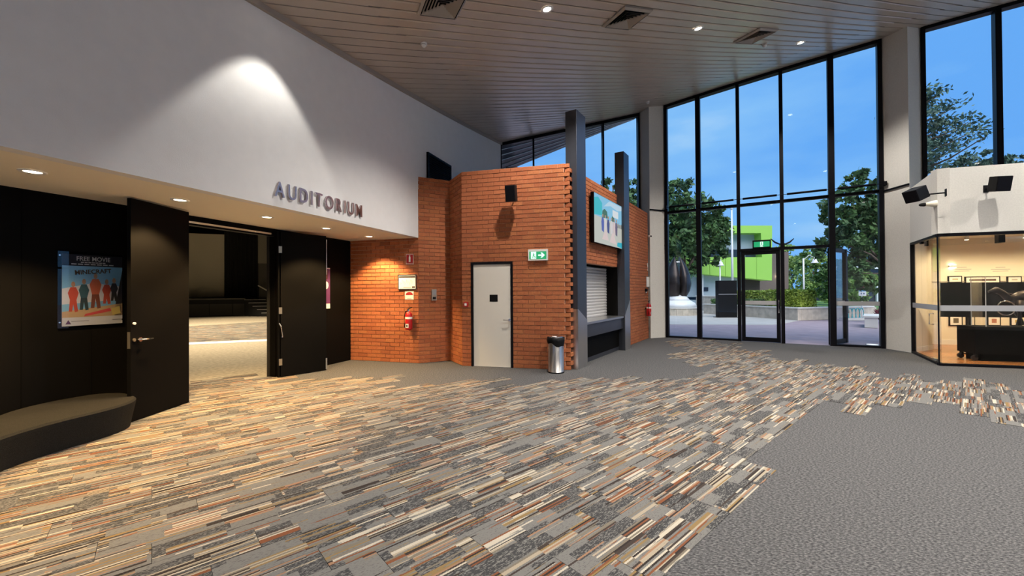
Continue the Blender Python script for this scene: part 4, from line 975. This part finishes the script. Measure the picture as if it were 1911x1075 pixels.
# wall washer that makes the bright scallop above the lettering
sx_ = FAS.wp(492, 250)[0]; wx, wy = FAS.w(sx_, -.55); downlight(wx, wy, zc(wx, wy)-.002, 'bright downlight close to the white wall above the lettering', 160, 74, group='wall wash downlights', col=(1, .95, .86), blend=.25)
for px, py, lb in ((61, 320, 'warm soffit downlight over the curved bench'), (336, 373, 'warm soffit downlight above the door leaf with lever handle'), (498, 405, 'warm soffit downlight above the open doorway'), (609, 426, 'warm soffit downlight above the narrow purple poster'), (689, 441, 'warm soffit downlight shining on the brick wall')):
    x, y = gp(px, py, ZS); downlight(x, y, ZS-.001, lb, SOFFIT_W, 112, True, 'soffit downlights', (1, .66, .30), .4)
for k in (1, 2): x, y = gp(61, 320, ZS); w = (x-.42*k, y-1.2*k); downlight(w[0], w[1], ZS-.001, 'warm soffit downlight beyond the curved bench towards the rear wall', SOFFIT_W, 112, True, 'soffit downlights', (1, .66, .30), .4)

def air_vent(px, py, label):
    x, y, z = on_ceiling(px, py); t = thing('air_vent', label, 'vent', (x, y, z), BF.rz, 'ceiling air vents')
    nx, ny = (CB[1]+CB[3]*y), (CB[2]+CB[3]*x); gu = nx*BF.u[0]+ny*BF.u[1]; gv = nx*BF.v[0]+ny*BF.v[1]
    def ring_(a, b, z0, z1, m, nm):
        mb = MB(); P = lambda s, zz: [(-s, -s), (s, -s), (s, s), (-s, s)]
        vs_ = [(p[0], p[1], z0+gu*p[0]+gv*p[1]) for p in P(a, 0)]+[(p[0], p[1], z1+gu*p[0]+gv*p[1]) for p in P(b, 0)]
        mb.add(vs_, [(i, i+4, (i+1) % 4+4, (i+1) % 4) for i in range(4)]); mb.build(nm, m, t)
    s0 = .30
    ring_(s0, s0-.035, -.020, -.050, 'ceilvent', 'frame'); ring_(s0, s0, .004, -.020, 'ceilvent', 'frame_edge')
    mb = MB(); mb.add([(p[0], p[1], -.003+gu*p[0]+gv*p[1]) for p in [(-s0, -s0), (s0, -s0), (s0, s0), (-s0, s0)]], [(3, 2, 1, 0)]); mb.build('backing', 'blackgap', t)
    for k in range(6):
        a = s0-.05-k*.042; ring_(a, a-.034, -.050, -.014, 'ceilvent', 'louvre_blade')
    return t
air_vent(826, 6, 'square louvred air vent in ceiling boards closest to the white wall')
air_vent(1170, 33, 'square louvred air vent in ceiling boards between two downlights')
air_vent(1410, 66, 'square louvred air vent in ceiling boards beside a smoke detector')
for px, py, lb in ((791, 81, 'white smoke detector on the ceiling boards near the white wall'), (1427, 83, 'white smoke detector on the ceiling boards beside an air vent'), (1209, 190, 'white smoke detector on the ceiling boards by the window pier')):
    x, y, z = on_ceiling(px, py); t = thing('smoke_detector', lb, 'smoke detector', (x, y, z))
    MB().lathe([(.055, .008), (.055, -.022)], n=20).build('base', 'plastic_w', t, smooth=False); MB().lathe([(.045, -.022), (.045, -.03), (.04, -.045), (.025, -.062), (.0, -.066)], n=20).build('sensor_head', 'plastic_w', t, smooth=True); MB().lathe([(.046, -.026), (.046, -.034)], n=20, capb=False, capt=False).build('sensor_slot', 'inkgrey', t)

# ------------------------------------------------------------------ auditorium beyond the doors
HL = [(-1, .14), (19, .14), (42, 14), (25, 31), (-1, 31)]       # in the black wall's frame (A0 at x=12)
struct('floor', MB().prism([BLK.w(*p) for p in HL], -.2, -.002), mat('hall_carpet', (.30, .26, .20), .95, var=.25, vscale=14, bump=.3, bscale=60), label='beige grey auditorium carpet')
hw = MB(); hz = 7.4
for i in range(len(HL)):
    p, q = HL[i], HL[(i+1) % len(HL)]
    f_ = Fr(p, q)
    if i == 0:
        hw.box(-1, jl, .14, .2, 0, hz).box(jr, 19, .14, .2, 0, hz).box(jl, jr, .14, .2, ZS, hz)
    else:
        w0_, w1_ = f_.w(0, -.1), f_.w(f_.len, -.1); hw.prism([p, q, w1_, w0_], 0, hz)
hw.prism([(p[0], p[1]) for p in HL], hz, hz+.1)
struct('wall_auditorium', hw, 'hallblack', BLK, 'dark walls and ceiling of the auditorium')
# second patterned carpet strip and pale line in the hall
T0 = gp(350, 592); TF = Fr(T0, gp(505, 588.3))
def hall_strip(pxs, z, m, nm, h):
    mb = MB().prism([gp(*p) for p in pxs], 0, h); o = mb.build(nm, m); o['kind'] = 'structure'; return o
hs = hall_strip([(100, 649), (100, 623), (640, 592.5), (640, 627)], 0, 'plank', 'trim_5', .004); hs['label'] = 'patterned carpet band across the auditorium floor'
hs = hall_strip([(100, 655), (100, 650), (640, 627.5), (640, 630.5)], 0, 'plastic_w', 'trim_6', .006); hs['label'] = 'pale line across the auditorium floor'
# stage
zs_ = TF.wp(400, 559)[1]
sgt = fthing('stage', 'dark auditorium stage with panelled front', 'stage', TF)
s_end = TF.wp(458, 575)[0]
MB().box(-5, 8, .03, 5.6, 0, zs_).build('platform', 'hallblack', sgt); MB().box(-5, s_end, -.05, 5.6, zs_, zs_+.06).build('stage_edge', 'hallgrey', sgt)
for k in range(6): x = -4+k*1.3; MB().box(x, x+1.27, -.0, .03, .05, zs_-.3).build('front_panel', mat('stage_panel', (.035, .032, .028), .7), sgt)
for k in range(5):
    zz = zs_*(5-k)/5.2; x = TF.wp(458+9.5*k, 560)[0]
    MB().box(x, x+3.2-.2*k, -.28*(k+1), -.28*k, 0, zz).build('step', 'hallblack', sgt); MB().box(x, x+1.25, -.28*(k+1)-.01, -.28*(k+1)+.06, zz, zz+.02).build('nosing', 'coping', sgt)
scx0, scx1 = TF.wp(330, 500, 3)[0], TF.wp(424, 500, 3)[0]
pj = fthing('projection_screen', 'tall cream projection screen standing on the auditorium stage', 'screen', TF)
MB().box(scx0-3, scx1, 3.0, 3.05, zs_+.062, TF.wp(400, 437, 3)[1]).build('fabric', 'screenfab', pj); MB().box(scx0-3, scx1, 2.97, 3.08, zs_+.06, zs_+.14).build('bottom_bar', 'chrome', pj)
cu = fthing('stage_curtain', 'black stage curtain beside the projection screen', 'curtain', TF)
mb = MB(); cx0, cx1 = scx1-.1, TF.wp(482, 500, 2.6)[0]; nn = 40
mb.v = [(cx0+(cx1-cx0)*i/nn, 2.7+.09*math.sin(i*1.4), z) for z in (zs_+.062, 6.9) for i in range(nn+1)]; mb.f = [(i, i+1, nn+2+i, nn+1+i) for i in range(nn)]; mb.build('cloth', 'hallblack', cu, smooth=True)
pxw = TF.wp(480, 480)[0]; pzw = TF.wp(490, 491)[1]
pw_ = struct('wall_proscenium', MB().box(pxw, pxw+7, .25, .6, pzw, 7.3), 'hallgrey', TF, 'grey wall panel beside the auditorium stage')
MB().box(pxw, pxw+7, .35, .6, zs_, pzw).build('lower_panel', mat('hall_dark_grey', (.05, .047, .042), .8), pw_)
hr_ = fthing('stair_handrail', 'pale handrail above the auditorium stage steps', 'handrail', TF)
a = TF.wp(481, 533, -.1); b = TF.wp(505, 548, -1.2)
MB().tube([(a[0], .1, a[1]), (b[0]+.3, -1.3, b[1]-.1)], .045, 8).build('rail', 'coping', hr_); MB().tube([(a[0], .1, zs_-.1), (a[0], .1, a[1])], .03).tube([(b[0]+.3, -1.3, 0), (b[0]+.3, -1.3, b[1]-.1)], .03).build('post', 'alu_black', hr_)
for k, (x, y) in enumerate(((12.5, 5), (14, 11), (17, 16), (20, 13), (11, 16), (17, 7))):
    w = BLK.w(x, y); t = thing('added_hall_lamp', 'added unseen warm lamp in the auditorium ceiling', 'downlight', (w[0], w[1], hz-.001), 0, 'added auditorium lamps')  # lamps out of view, added to light the hall floor and stage
    MB().lathe([(.12, -.02), (.12, 0)], n=16).build('lens', 'lampwarm', t); spot('added_hall_light', t, (0, 0, -.06), HALL_W, 100, (1, .82, .55), .5, .1)

# ------------------------------------------------------------------ outside: eaves over the clerestory
ev = MB(); q0, q1 = W0.w(0, .12), W0.w(W0.len, .12); o0, o1 = W0.w(-.4, 2.6), W0.w(W0.len, .5)
sl_ = struct('trim_7', ev.prism([q0, q1, o1, o0], [zc(*p)+.03 for p in (q0, q1)]+[zc(*o1)-.05, zc(*o0)-.55], [zc(*p)+.25 for p in (q0, q1)]+[zc(*o1)+.15, zc(*o0)-.3]), 'steel_dark', None, 'dark sloping eaves outside the clerestory')
for k in range(1, 6):
    a = Vector((*q0, zc(*q0)+.02)).lerp(Vector((*o0, zc(*o0)-.57)), k/6); b = Vector((*q1, zc(*q1)+.02)).lerp(Vector((*o1, zc(*o1)-.07)), k/6); MB().tube([a, b], .02, 4).build('soffit_batten', 'whitemet', sl_)
ec = (W0.w(.42, 1.6)); op = thing('eaves_post', 'dark post outside holding up the eaves beyond the clerestory', 'post', (ec[0], ec[1], 0)); MB().box(-.17, .17, -.17, .17, 0, 6.15).build('shaft', 'steel_dark', op, bevel=.01); MB().box(-.22, .22, -.22, .22, 5.95, 6.15).build('head_plate', 'steel_dark', op)

# ------------------------------------------------------------------ outside: plaza
plz = [W1.w(-22, .08), W1.w(40, .08), W1.w(70, 70), W1.w(-60, 110)]
struct('ground', MB().prism([W1.w(-7, .08), W1.w(10.8, .08), (14.3, bk[1]-2), (60, -20), W1.w(60, 90), W1.w(-60, 90), W1.w(-40, 6)], -.25, -.012), 'paving', None, 'purple-grey paved plaza')
yb = [gp(*p) for p in ((1180, 605), (1440, 606), (1462, 604), (1500, 596), (1500, 565), (1180, 565))]
struct('ground', MB().prism(yb, -.1, .0), 'palepave', None, 'pale paving in front of the stone planter')
# stone planter with hedges
PB = Fr(gp(1313, 585), gp(1489, 598)); 
pe = PB.loc(*gp(1489, 598))[0]; zt2 = .64
pp = fthing('stone_planter', 'long sandstone planter wall with pale coping under the hedge', 'planter', PB)
k = 0; x = 0.0; 
while x < pe-.01:
    x2 = min(x+.62, pe); MB().box(x+.004, x2-.004, 0, .22, 0, zt2-.06).build('stone_block', 'stone', pp); x = x2
y = .22
while y < 5: MB().box(pe-.22, pe, y+.004, y+.616, 0, zt2-.06).build('stone_block', 'stone', pp); y += .62
MB().box(-.05, pe+.04, -.04, .30, zt2-.06, zt2).box(pe-.3, pe+.04, .30, 5, zt2-.06, zt2).build('coping', 'coping', pp); MB().box(0, pe-.22, .22, 5, 0, zt2-.12).build('soil', 'bark', pp)
def leaves(n, sampler, size, rnd, out=None):
    mb = out or MB(); R = random.Random(rnd)
    for i in range(n):
        c = Vector(sampler(R)); s = size*R.uniform(.6, 1.35)
        a = Vector((R.uniform(-1, 1), R.uniform(-1, 1), R.uniform(-1, 1))).normalized(); b = a.cross(Vector((R.uniform(-1, 1), R.uniform(-1, 1), R.uniform(-.4, 1)))).normalized()
        mb.add([c-a*s, c+b*s*.45, c+a*s, c-b*s*.45], [(0, 1, 2, 3)])
    return mb
def hedge(x0, x1, y0, y1, z0, z1, m, label, n, seed, sz=.09):
    t = fthing('hedge', label, 'hedge', PB, (x0+x1)/2, (y0+y1)/2, z0); hx_, hy_, h_ = (x1-x0)/2, (y1-y0)/2, z1-z0
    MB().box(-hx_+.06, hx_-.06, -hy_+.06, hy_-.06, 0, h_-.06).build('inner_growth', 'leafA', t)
    def smp(R):
        f = R.random()
        if f < .45: return (R.uniform(-hx_, hx_), -hy_+R.uniform(-.03, .08), R.uniform(0, h_))
        if f < .8: return (R.uniform(-hx_, hx_), R.uniform(-hy_, hy_), h_+R.uniform(-.08, .03))
        return (hx_-R.uniform(-.03, .08), R.uniform(-hy_, hy_), R.uniform(0, h_))
    o = leaves(n, smp, sz, seed).build('foliage', m, t); o['kind'] = 'stuff'
zh1 = PB.wp(1420, 544, 1.4)[1]; zh0 = PB.wp(1420, 562, 1.4)[1]
hedge(.3, pe-2.5, 1.2, 2.4, zt2-.115, zh1, 'leafC', 'long clipped yellow-green hedge in the stone planter', 6000, 5)
hedge(.3, pe-2.5, .35, .9, zt2-.12, zt2+.30, 'leafA', 'low dark plants along the front of the stone planter', 2500, 6)
hedge(pe-2.4, pe-.35, .5, 1.6, zt2-.12, zh1+.05, 'leafC', 'rounded yellow-green hedge end at the planter corner', 3500, 8)
# green building
gD = 36.0
def at(px, py, D): d = ray(px, py); k = D/d.y; return (d.x*k, D, EYE+d.z*k)
gb_ = thing('green_building', 'two-storey building with lime green cladding frame across the plaza', 'building', (at(1360, 540, gD)[0], gD, 0))
ox = at(1360, 540, gD)[0]
def q2(px, py): p = at(px, py, gD); return (p[0]-ox, p[2])
def fac(nm, pts, y0, y1, m): return MB().plate([q2(*p) for p in pts], y0, y1).build(nm, m, gb_)
fac('upper_frame', [(1150, 421), (1441, 421), (1441, 435), (1150, 435)], 0, 1.3, 'green'); fac('side_frame', [(1420, 435), (1441, 435), (1441, 480), (1422, 480)], 0, 1.3, 'green')
for i in range(10):
    a, b = 1150+29.1*i, 1150+29.1*(i+1); yb_ = lambda x: 497+(x-1150)*(523.5-497)/291
    fac('cladding_panel', [(a+.3, 480), (b-.3, 480), (b-.3, yb_(b)), (a+.3, yb_(a))], 0, 4, 'green')
fac('balcony_wall', [(1150, 430), (1422, 430), (1422, 466), (1150, 466)], 1.0, 1.4, 'blgrey'); fac('balcony_window', [(1150, 464), (1420, 464), (1420, 481), (1150, 481)], .8, 1.0, 'dkglass')
for px in (1358, 1396): fac('window_post', [(px, 464), (px+2, 464), (px+2, 481), (px, 481)], .6, .8, 'blgrey')
fac('ground_wall', [(1150, 490), (1402, 510), (1402, 560), (1150, 560)], 1.2, 1.6, 'blgrey'); fac('ground_recess', [(1401, 515), (1436, 519), (1436, 560), (1401, 560)], 1.4, 1.6, mat('brown_recess', (.05, .035, .03), .8))
MB().box(q2(1150, 540)[0], q2(1441, 540)[0], 1.2, 3, -.02, .9).build('plinth_wall', 'blgrey', gb_)
for px in (1324, 1372): fac('window', [(px, 536), (px+9, 536), (px+9, 543.5), (px, 543.5)], 1.1, 1.2, 'dkglass')
fac('column', [(1313, 508), (1319, 508), (1319, 560), (1313, 560)], .6, 1.0, 'whitemet'); fac('grey_wing', [(1449, 462), (1529, 462), (1529, 582), (1449, 582)], 4, 5, mat('brown_wall', (.14, .11, .10), .8))
x, z = q2(1506, 513); MB().box(x-.12, x+.12, 3.8, 4, z-.1, z+.1).build('wall_lamp', 'lampwarm', gb_)
# lamp posts, flag pole
def lamp_post(px, pyb, pyt, pxl, D, label, s=1.0):
    b = at(px, 540, D); zt = at(px, pyt, D)[2]; t = thing('lamp_post', label, 'street lamp', (b[0], D, 0), 0, 'bell lamp posts'); dx = at(pxl, 540, D)[0]-b[0]; zl = at(px, pyt+8, D)[2]
    MB().tube([(0, 0, 0), (0, 0, zt)], .09*s, 10).build('pole', 'whitemet', t, smooth=True); MB().tube([(0, 0, zt-.1), (dx*.5, 0, zt+.35*s), (dx, 0, zt+.05)], .035*s).build('arm', 'whitemet', t, smooth=True)
    MB().lathe([(.42*s, -.32*s), (.26*s, -.12*s), (.20*s, .12*s), (.07*s, .22*s), (.05*s, .4*s)], (dx, 0, zt-.25*s), 18, capb=False).build('bell_shade', 'whitemet', t, smooth=True); MB().lathe([(.16*s, -.3*s), (.16*s, -.24*s)], (dx, 0, zt-.25*s), 12).build('lens', 'paper', t)
lamp_post(1500, 565, 482, 1521, 27, 'pale lamp post with bell shade behind the planter end', .55)
lamp_post(1344, 550, 488, 1346, 31, 'pale lamp post with bell shade before the green building', .55)
b = at(1367, 540, 28); t = thing('flag_pole', 'tall slim white flag pole in front of the green building', 'pole', (b[0], 28, 0)); MB().tube([(0, 0, 0), (0, 0, at(1367, 391, 28)[2])], [.09, .05], 10).build('mast', 'whitemet', t, smooth=True); MB().lathe([(.07, 0), (.09, .06), (0, .13)], (0, 0, at(1367, 391, 28)[2]), 10).build('finial', 'whitemet', t); MB().lathe([(.2, 0), (.2, .1), (.1, .15)], n=12).build('base', 'whitemet', t)
# black totem
b = gp(1350, 591.5); t = thing('black_totem', 'tall plain black totem board standing by the planter', 'totem', (b[0], b[1]-.5, 0)); hw_ = 17*b[1]/FPX; ht = at(1350, 523.5, b[1]-.5)[2]
MB().box(-hw_, hw_, 0, .35, .02, ht).build('body', 'plastic_k', t, bevel=.01); MB().box(-hw_, hw_, -.012, 0, ht*.62, ht*.635).build('joint_strip', 'inkgrey', t); MB().box(-hw_-.1, hw_+.1, -.08, .43, 0, .03).build('foot_plate', 'alu_black', t)
# pod sculpture
b = gp(1264, 590); SD = b[1]+1.5; t = thing('pod_sculpture', 'dark split seed pod sculpture on white dish base in the plaza', 'sculpture', (at(1264, 540, SD)[0], SD, 0)); kx = SD/FPX
zb0 = at(1266, 552, SD)[2]; zt0_ = at(1266, 479, SD)[2]
PRO = [(0, 17), (.12, 22), (.3, 25), (.5, 23.5), (.7, 18.5), (.85, 12.5), (1, 5)]
def prof_(f):
    for (a, b), (c, d) in zip(PRO, PRO[1:]):
        if f <= c: return b+(d-b)*(f-a)/(c-a)
for sgn in (-1, 1):
    mb = MB(); nz_, na = 16, 9
    for i in range(nz_+1):
        f = i/nz_; off = 3+1.5*f; r_ = max(prof_(f)-off, .4)
        for j in range(na):
            a = -math.pi/2+math.pi*j/(na-1); mb.v.append((sgn*kx*(off+r_*math.cos(a)), kx*(r_*.9+1)*math.sin(a), zb0+(zt0_-zb0)*f))
    for i in range(nz_):
        for j in range(na-1): mb.f.append((i*na+j, i*na+j+1, (i+1)*na+j+1, (i+1)*na+j) if sgn > 0 else (i*na+j, (i+1)*na+j, (i+1)*na+j+1, i*na+j+1))
        mb.f.append((i*na, (i+1)*na, (i+1)*na+na-1, i*na+na-1) if sgn > 0 else (i*na, i*na+na-1, (i+1)*na+na-1, (i+1)*na))
    mb.build('pod_half', 'bronze', t, smooth=True)
MB().lathe([(kx*24, zb0-.35), (kx*16, zb0-.05), (kx*8, zb0+.05)], n=24).build('upper_dish', 'whitemet', t, smooth=True); MB().lathe([(kx*34, .48), (kx*30, .75), (kx*18, zb0-.2)], n=28).build('lower_dish', 'whitemet', t, smooth=True); MB().tube([(-kx*8, -.05, zt0_-.35), (kx*8, -.05, zt0_-.35)], .05).build('cross_bar', 'whitemet', t)
for z in (.62, .72): MB().lathe([(kx*3.2, zb0+z), (kx*3.2, zb0+z+.05)], n=12).build('disc', 'whitemet', t)
t2_ = thing('stone_plinth', 'low round sandstone plinth under the pod sculpture', 'plinth', (t.location.x, SD, 0))
for j in range(22):
    a0, a1 = 2*math.pi*j/22, 2*math.pi*(j+.97)/22; R0, R1_ = kx*24, kx*36
    MB().prism([(R0*math.cos(a0), R0*math.sin(a0)), (R1_*math.cos(a0), R1_*math.sin(a0)), (R1_*math.cos(a1), R1_*math.sin(a1)), (R0*math.cos(a1), R0*math.sin(a1))], 0, .42).build('stone_block', 'stone', t2_)
MB().lathe([(kx*37, .42), (kx*37, .48)], n=28).build('coping', 'coping', t2_)
# stone wall behind sculpture
t = fthing('stone_wall', 'pale stone wall behind the pod sculpture', 'wall', PB, 0, 2.6)
x = -4.0
while x < -.9: MB().box(x+.005, x+.79, 0, .3, 0, 1.05).build('stone_block', 'stone', t); x += .8
MB().box(-4, -.8, -.05, .35, 1.05, 1.12).build('coping', 'coping', t)
# stone seat, sign, low lawn, house
b = gp(1633, 612); t = thing('plaza_bench', 'white stone block bench near the entrance glazing', 'bench', (b[0], b[1]+.2, 0), -.73); MB().box(-.18, .22, -.2, 1.6, 0, .40).build('block', 'coping', t, bevel=.01); MB().box(-.22, .26, -.24, 1.64, .40, .47).build('slab', 'coping', t, bevel=.008)
SG = 21.0; b = at(1609, 540, SG); t = thing('direction_sign', 'white and blue sign board on slim post beyond the glazing', 'sign', (b[0], SG, 0)); z0, z1 = at(1609, 552, SG)[2], at(1609, 529.5, SG)[2]; hw_ = 7*SG/FPX
MB().tube([(0, .03, 0), (0, .03, z1-.05)], .03).build('post', 'whitemet', t); MB().box(-hw_, hw_, -.02, 0, z0, z1).build('board', 'plastic_w', t); MB().box(-hw_, hw_, -.024, -.02, z0+(z1-z0)*.36, z0+(z1-z0)*.46).build('blue_stripe', mat('sign_blue', (.05, .3, .55), .5), t)
MB().plate([(-.02, z0+(z1-z0)*.72), (.06, z0+(z1-z0)*.68), (.1, z0+(z1-z0)*.78), (0, z0+(z1-z0)*.84)], -.026, -.02).build('red_mark', 'redsign', t)
for sx2 in (-.07, .07): MB().box(sx2-.03, sx2+.03, -.026, -.02, z0+(z1-z0)*.12, z0+(z1-z0)*.24).build('pictogram', mat('sign_navy', (.03, .08, .2), .5), t)
bk_ = thing('bike_rack', 'turquoise looped bicycle rack on the plaza', 'bike rack', (at(1598, 540, 20)[0], 20, 0)); tq = mat('turquoise_paint', (.05, .45, .5), .4)
for k in range(5): MB().tube([(-.5+.22*k+.1*math.cos(a), .04*k, .32+.28*math.sin(a)) for a in [-.9+i*(math.pi+1.8)/12 for i in range(13)]], .022, 6).build('loop', tq, bk_, smooth=True)
MB().box(-.7, .65, -.03, .2, 0, .12).build('base_rail', 'coping', bk_)
b = gp(1628, 643); t = thing('paving_disc', 'glowing round disc set in the paving outside the glazing', 'ground light', (b[0], b[1]+.0, -.012)); MB().lathe([(.15, 0), (.15, .012)], n=24).build('rim', 'chrome', t); MB().lathe([(.125, .012), (.125, .016)], n=24).build('lens', glow('disc_glow', (.9, .95, 1), 1.2), t)  # flat white disc with an emissive face, flush with the paving
lw = struct('ground', MB().prism([gp(1500, 580), gp(1700, 583), gp(1760, 556), gp(1460, 556)], -.01, .03), 'lawn', None, 'lawn beyond the paved plaza')
HD = 48; t = thing('white_house', 'white roofed two-storey house behind the trees', 'house', (at(1640, 540, HD)[0], HD, 0)); kx = HD/FPX
MB().box(-3, 5, 0, 6, 0, 2.6).build('lower_wall', 'dkglass', t); MB().box(-3, 5, -.5, 6, 2.6, 3.0).build('lower_roof', 'roofw', t); MB().box(-2, 5, 1, 6, 3.0, 3.9).build('upper_wall', 'dkglass', t)
MB().add([(-2.6, 0, 3.9), (5.5, 0, 3.9), (5.5, 7, 3.9), (-2.6, 7, 3.9), (.5, 3.5, 5.2), (5.5, 3.5, 5.2)], [(0, 1, 5, 4), (2, 3, 4, 5), (0, 4, 3), (1, 2, 5)]).build('roof', 'roofw', t)
for x in (-2.5, -.5, 1.5, 3.5): MB().box(x, x+.15, -.3, -.1, 0, 2.6).build('veranda_post', 'roofw', t)

# trees
def tree(name, label, px, D, crowns, trunk_r, m, n, size, seed, group=None, z_branch=1.5, sparse=.62):
    b = at(px, 540, D); t = thing(name, label, 'tree', (b[0], D, 0), 0, group); R = random.Random(seed); tm_ = MB()
    cs = []
    for (cx_, cy_, rx, rz) in crowns:   # pixel ellipses
        p = at(cx_, cy_, D); cs.append((p[0]-b[0], p[2], rx*D/FPX, rz*D/FPX))
    zc0 = min(c[1] for c in cs)
    tm_.tube([(0, 0, 0), (.05, 0, z_branch), (.1, .1, max(zc0, z_branch+.5))], [trunk_r, trunk_r*.8, trunk_r*.5], 10)
    for c in cs: tm_.tube([(.05, 0, z_branch), (c[0]*.5, R.uniform(-.6, .6), (z_branch+c[1])/2), (c[0], R.uniform(-.5, .5), c[1])], [trunk_r*.5, trunk_r*.3, trunk_r*.1], 7)
    tm_.build('trunk', 'bark', t, smooth=True)
    # leaf clumps
    tw = sum(c[2]*c[3] for c in cs); mb = MB()
    for c in cs:
        k = max(6, int(n*c[2]*c[3]/tw/42))
        for _ in range(k):
            while True:
                v = Vector((R.uniform(-1, 1), R.uniform(-1, 1), R.uniform(-1, 1)))
                if .35 < v.length < 1: break
            v = v.normalized()*v.length**.5 if sparse > .5 else v
            cc = Vector((c[0]+v.x*c[2], v.y*(c[2]+c[3])*.5, c[1]+v.z*c[3])); rad = R.uniform(.4, 1.0)*min(c[2], c[3])*.34
            leaves(42, lambda Q: cc+Vector((Q.gauss(0, .5)*rad, Q.gauss(0, .5)*rad, Q.gauss(0, .42)*rad)), size, R.random(), mb)
    o = mb.build('foliage', m, t); o['kind'] = 'stuff'; return t
tree('leafy_tree', 'large dense dark green tree behind the pod sculpture', 1275, 33, [(1268, 365, 30, 32), (1290, 400, 55, 40), (1255, 430, 40, 45), (1310, 440, 50, 38), (1325, 420, 34, 26), (1275, 480, 36, 34), (1330, 470, 26, 28)], .3, 'leafA', 11000, .22, 11, z_branch=2.5)
tree('leafy_tree', 'tall open-branched tree seen through the right end of the glazing', 1668, 19, [(1612, 345, 34, 26), (1580, 385, 40, 30), (1630, 390, 30, 30), (1560, 420, 40, 30), (1610, 440, 44, 34), (1570, 460, 44, 26), (1630, 480, 30, 34), (1590, 510, 36, 26), (1610, 540, 34, 18), (1545, 440, 20, 20), (1660, 430, 40, 60)], .13, 'leafA', 9500, .14, 12, z_branch=2.2, sparse=.4)
for i, (px, D, cr_, lb, m_) in enumerate([(1480, 52, [(1480, 510, 28, 34), (1495, 540, 30, 26), (1465, 480, 22, 26)], 'green tree behind the lamp post', 'leafB'), (1520, 44, [(1520, 505, 28, 36), (1540, 530, 26, 30), (1510, 480, 26, 18)], 'light green tree beside the lamp post bell', 'leafB'), (1555, 38, [(1560, 520, 28, 40), (1585, 545, 24, 26)], 'green bushy tree behind the open glass door', 'leafA'), (1615, 34, [(1590, 545, 30, 22), (1612, 525, 26, 18)], 'rounded bush behind the white and blue sign', 'leafB'), (1450, 60, [(1450, 470, 16, 16), (1462, 500, 18, 34)], 'slim tree beside the green building', 'leafA')]):
    tree('background_tree', lb, px, D, cr_, .18, m_, 3000, .24, 20+i, z_branch=1.0)
tree('leafy_tree', 'green tree top seen above the far brick wall', 1165, 26, [(1140, 350, 22, 14), (1178, 355, 26, 18), (1165, 385, 50, 30)], .25, 'leafA', 3500, .16, 31, z_branch=2)
tree('background_tree', 'low rounded tree beyond the high window', 1838, 30, [(1830, 300, 34, 16), (1850, 330, 60, 30), (1890, 305, 22, 14)], .25, 'leafP', 3500, .16, 33, z_branch=4)
# pine beyond the high window: upswept branches with flat needle pads
pD = 24; b = at(1712, 540, pD); t = thing('pine_tree', 'tall pine with upswept flat branches beyond the high window', 'tree', (b[0], pD, 0)); R = random.Random(5)
zt3 = at(1735, 165, pD)[2]; tk_ = MB().tube([(0, 0, 0), (0, 0, zt3*.5), (.2, 0, zt3)], [.35, .25, .08], 10); fo_ = MB()
for i in range(34):
    z = zt3*(.42+.55*i/34); ln = (3.3 if i < 20 else 2.6*(34-i)/14+.5)*R.uniform(.6, 1.05); a = R.uniform(-1.2, 1.2) if i % 4 else R.uniform(1.4, 4.8); ln = ln if i % 4 else min(ln, 1.2)
    e_ = Vector((math.cos(a)*ln, math.sin(a)*ln, z+ln*.38)); mid = Vector((math.cos(a)*ln*.5, math.sin(a)*ln*.5, z+ln*.12)); tk_.tube([(0, 0, z), mid, e_], [.06, .045, .02], 6)
    for f in (.55, .75, .95):
        c = Vector((0, 0, z)).lerp(e_, f)+Vector((0, 0, .15)); leaves(60, lambda Q: c+Vector((Q.gauss(0, .34), Q.gauss(0, .34), Q.gauss(0, .17)+.12)), .12, R.random(), fo_)
tk_.build('trunk', 'bark', t, smooth=True); o = fo_.build('foliage', 'leafP', t); o['kind'] = 'stuff'

# twin-arm street light, accent plants
b = at(1461, 540, 30); t = thing('street_light', 'dark twin-arm street light with upswept arms beyond the glass doors', 'street lamp', (b[0], 30, 0)); za = at(1461, 454, 30)[2]
MB().tube([(0, 0, 0), (0, 0, za)], .06, 10).build('pole', 'alu_black', t, smooth=True)
for sg2 in (-1, 1): MB().tube([(0, 0, za-.1), (sg2*.28, 0, za-.04), (sg2*.55, 0, za+.08), (sg2*.85, 0, za+.34)], [.05, .06, .065, .03], 8).build('arm', 'alu_black', t, smooth=True)
lr = leaf_mat('leaf_red', (.10, .012, .03), (.26, .03, .06)); lg = leaf_mat('leaf_blue_green', (.12, .24, .2), (.3, .45, .36))
def spiky(px, py, r_, h_, m_, label, n, seed, dz=0):
    w = gp(px, py); t = thing('garden_plant', label, 'plant', (w[0], w[1], dz), 0); R = random.Random(seed); mb = MB()
    for k in range(n):
        a = R.uniform(0, 6.28); l = R.uniform(.5, 1)*r_; hh = h_*R.uniform(.5, 1); d = Vector((math.cos(a), math.sin(a), 0)); pd = Vector((-d.y, d.x, 0))*.03
        mb.add([-pd, pd, d*l*.6+Vector((0, 0, hh*.8))+pd*1.4, d*l+Vector((0, 0, hh)), d*l*.6+Vector((0, 0, hh*.8))-pd*1.4], [(0, 1, 2, 3, 4)])
    o = mb.build('foliage', m_, t); o['kind'] = 'stuff'; MB().lathe([(.05, 0), (.03, h_*.3)], n=8).build('stem', 'bark', t)
spiky(1519, 594, .42, .5, lg, 'pale blue-green spiky plant beside the planter end', 70, 1)
spiky(1509, 588, .4, .75, lr, 'dark red spiky plant behind the planter corner', 60, 2)
spiky(1646, 603, .35, .7, lr, 'dark red spiky plant beside the stone bench', 60, 3)
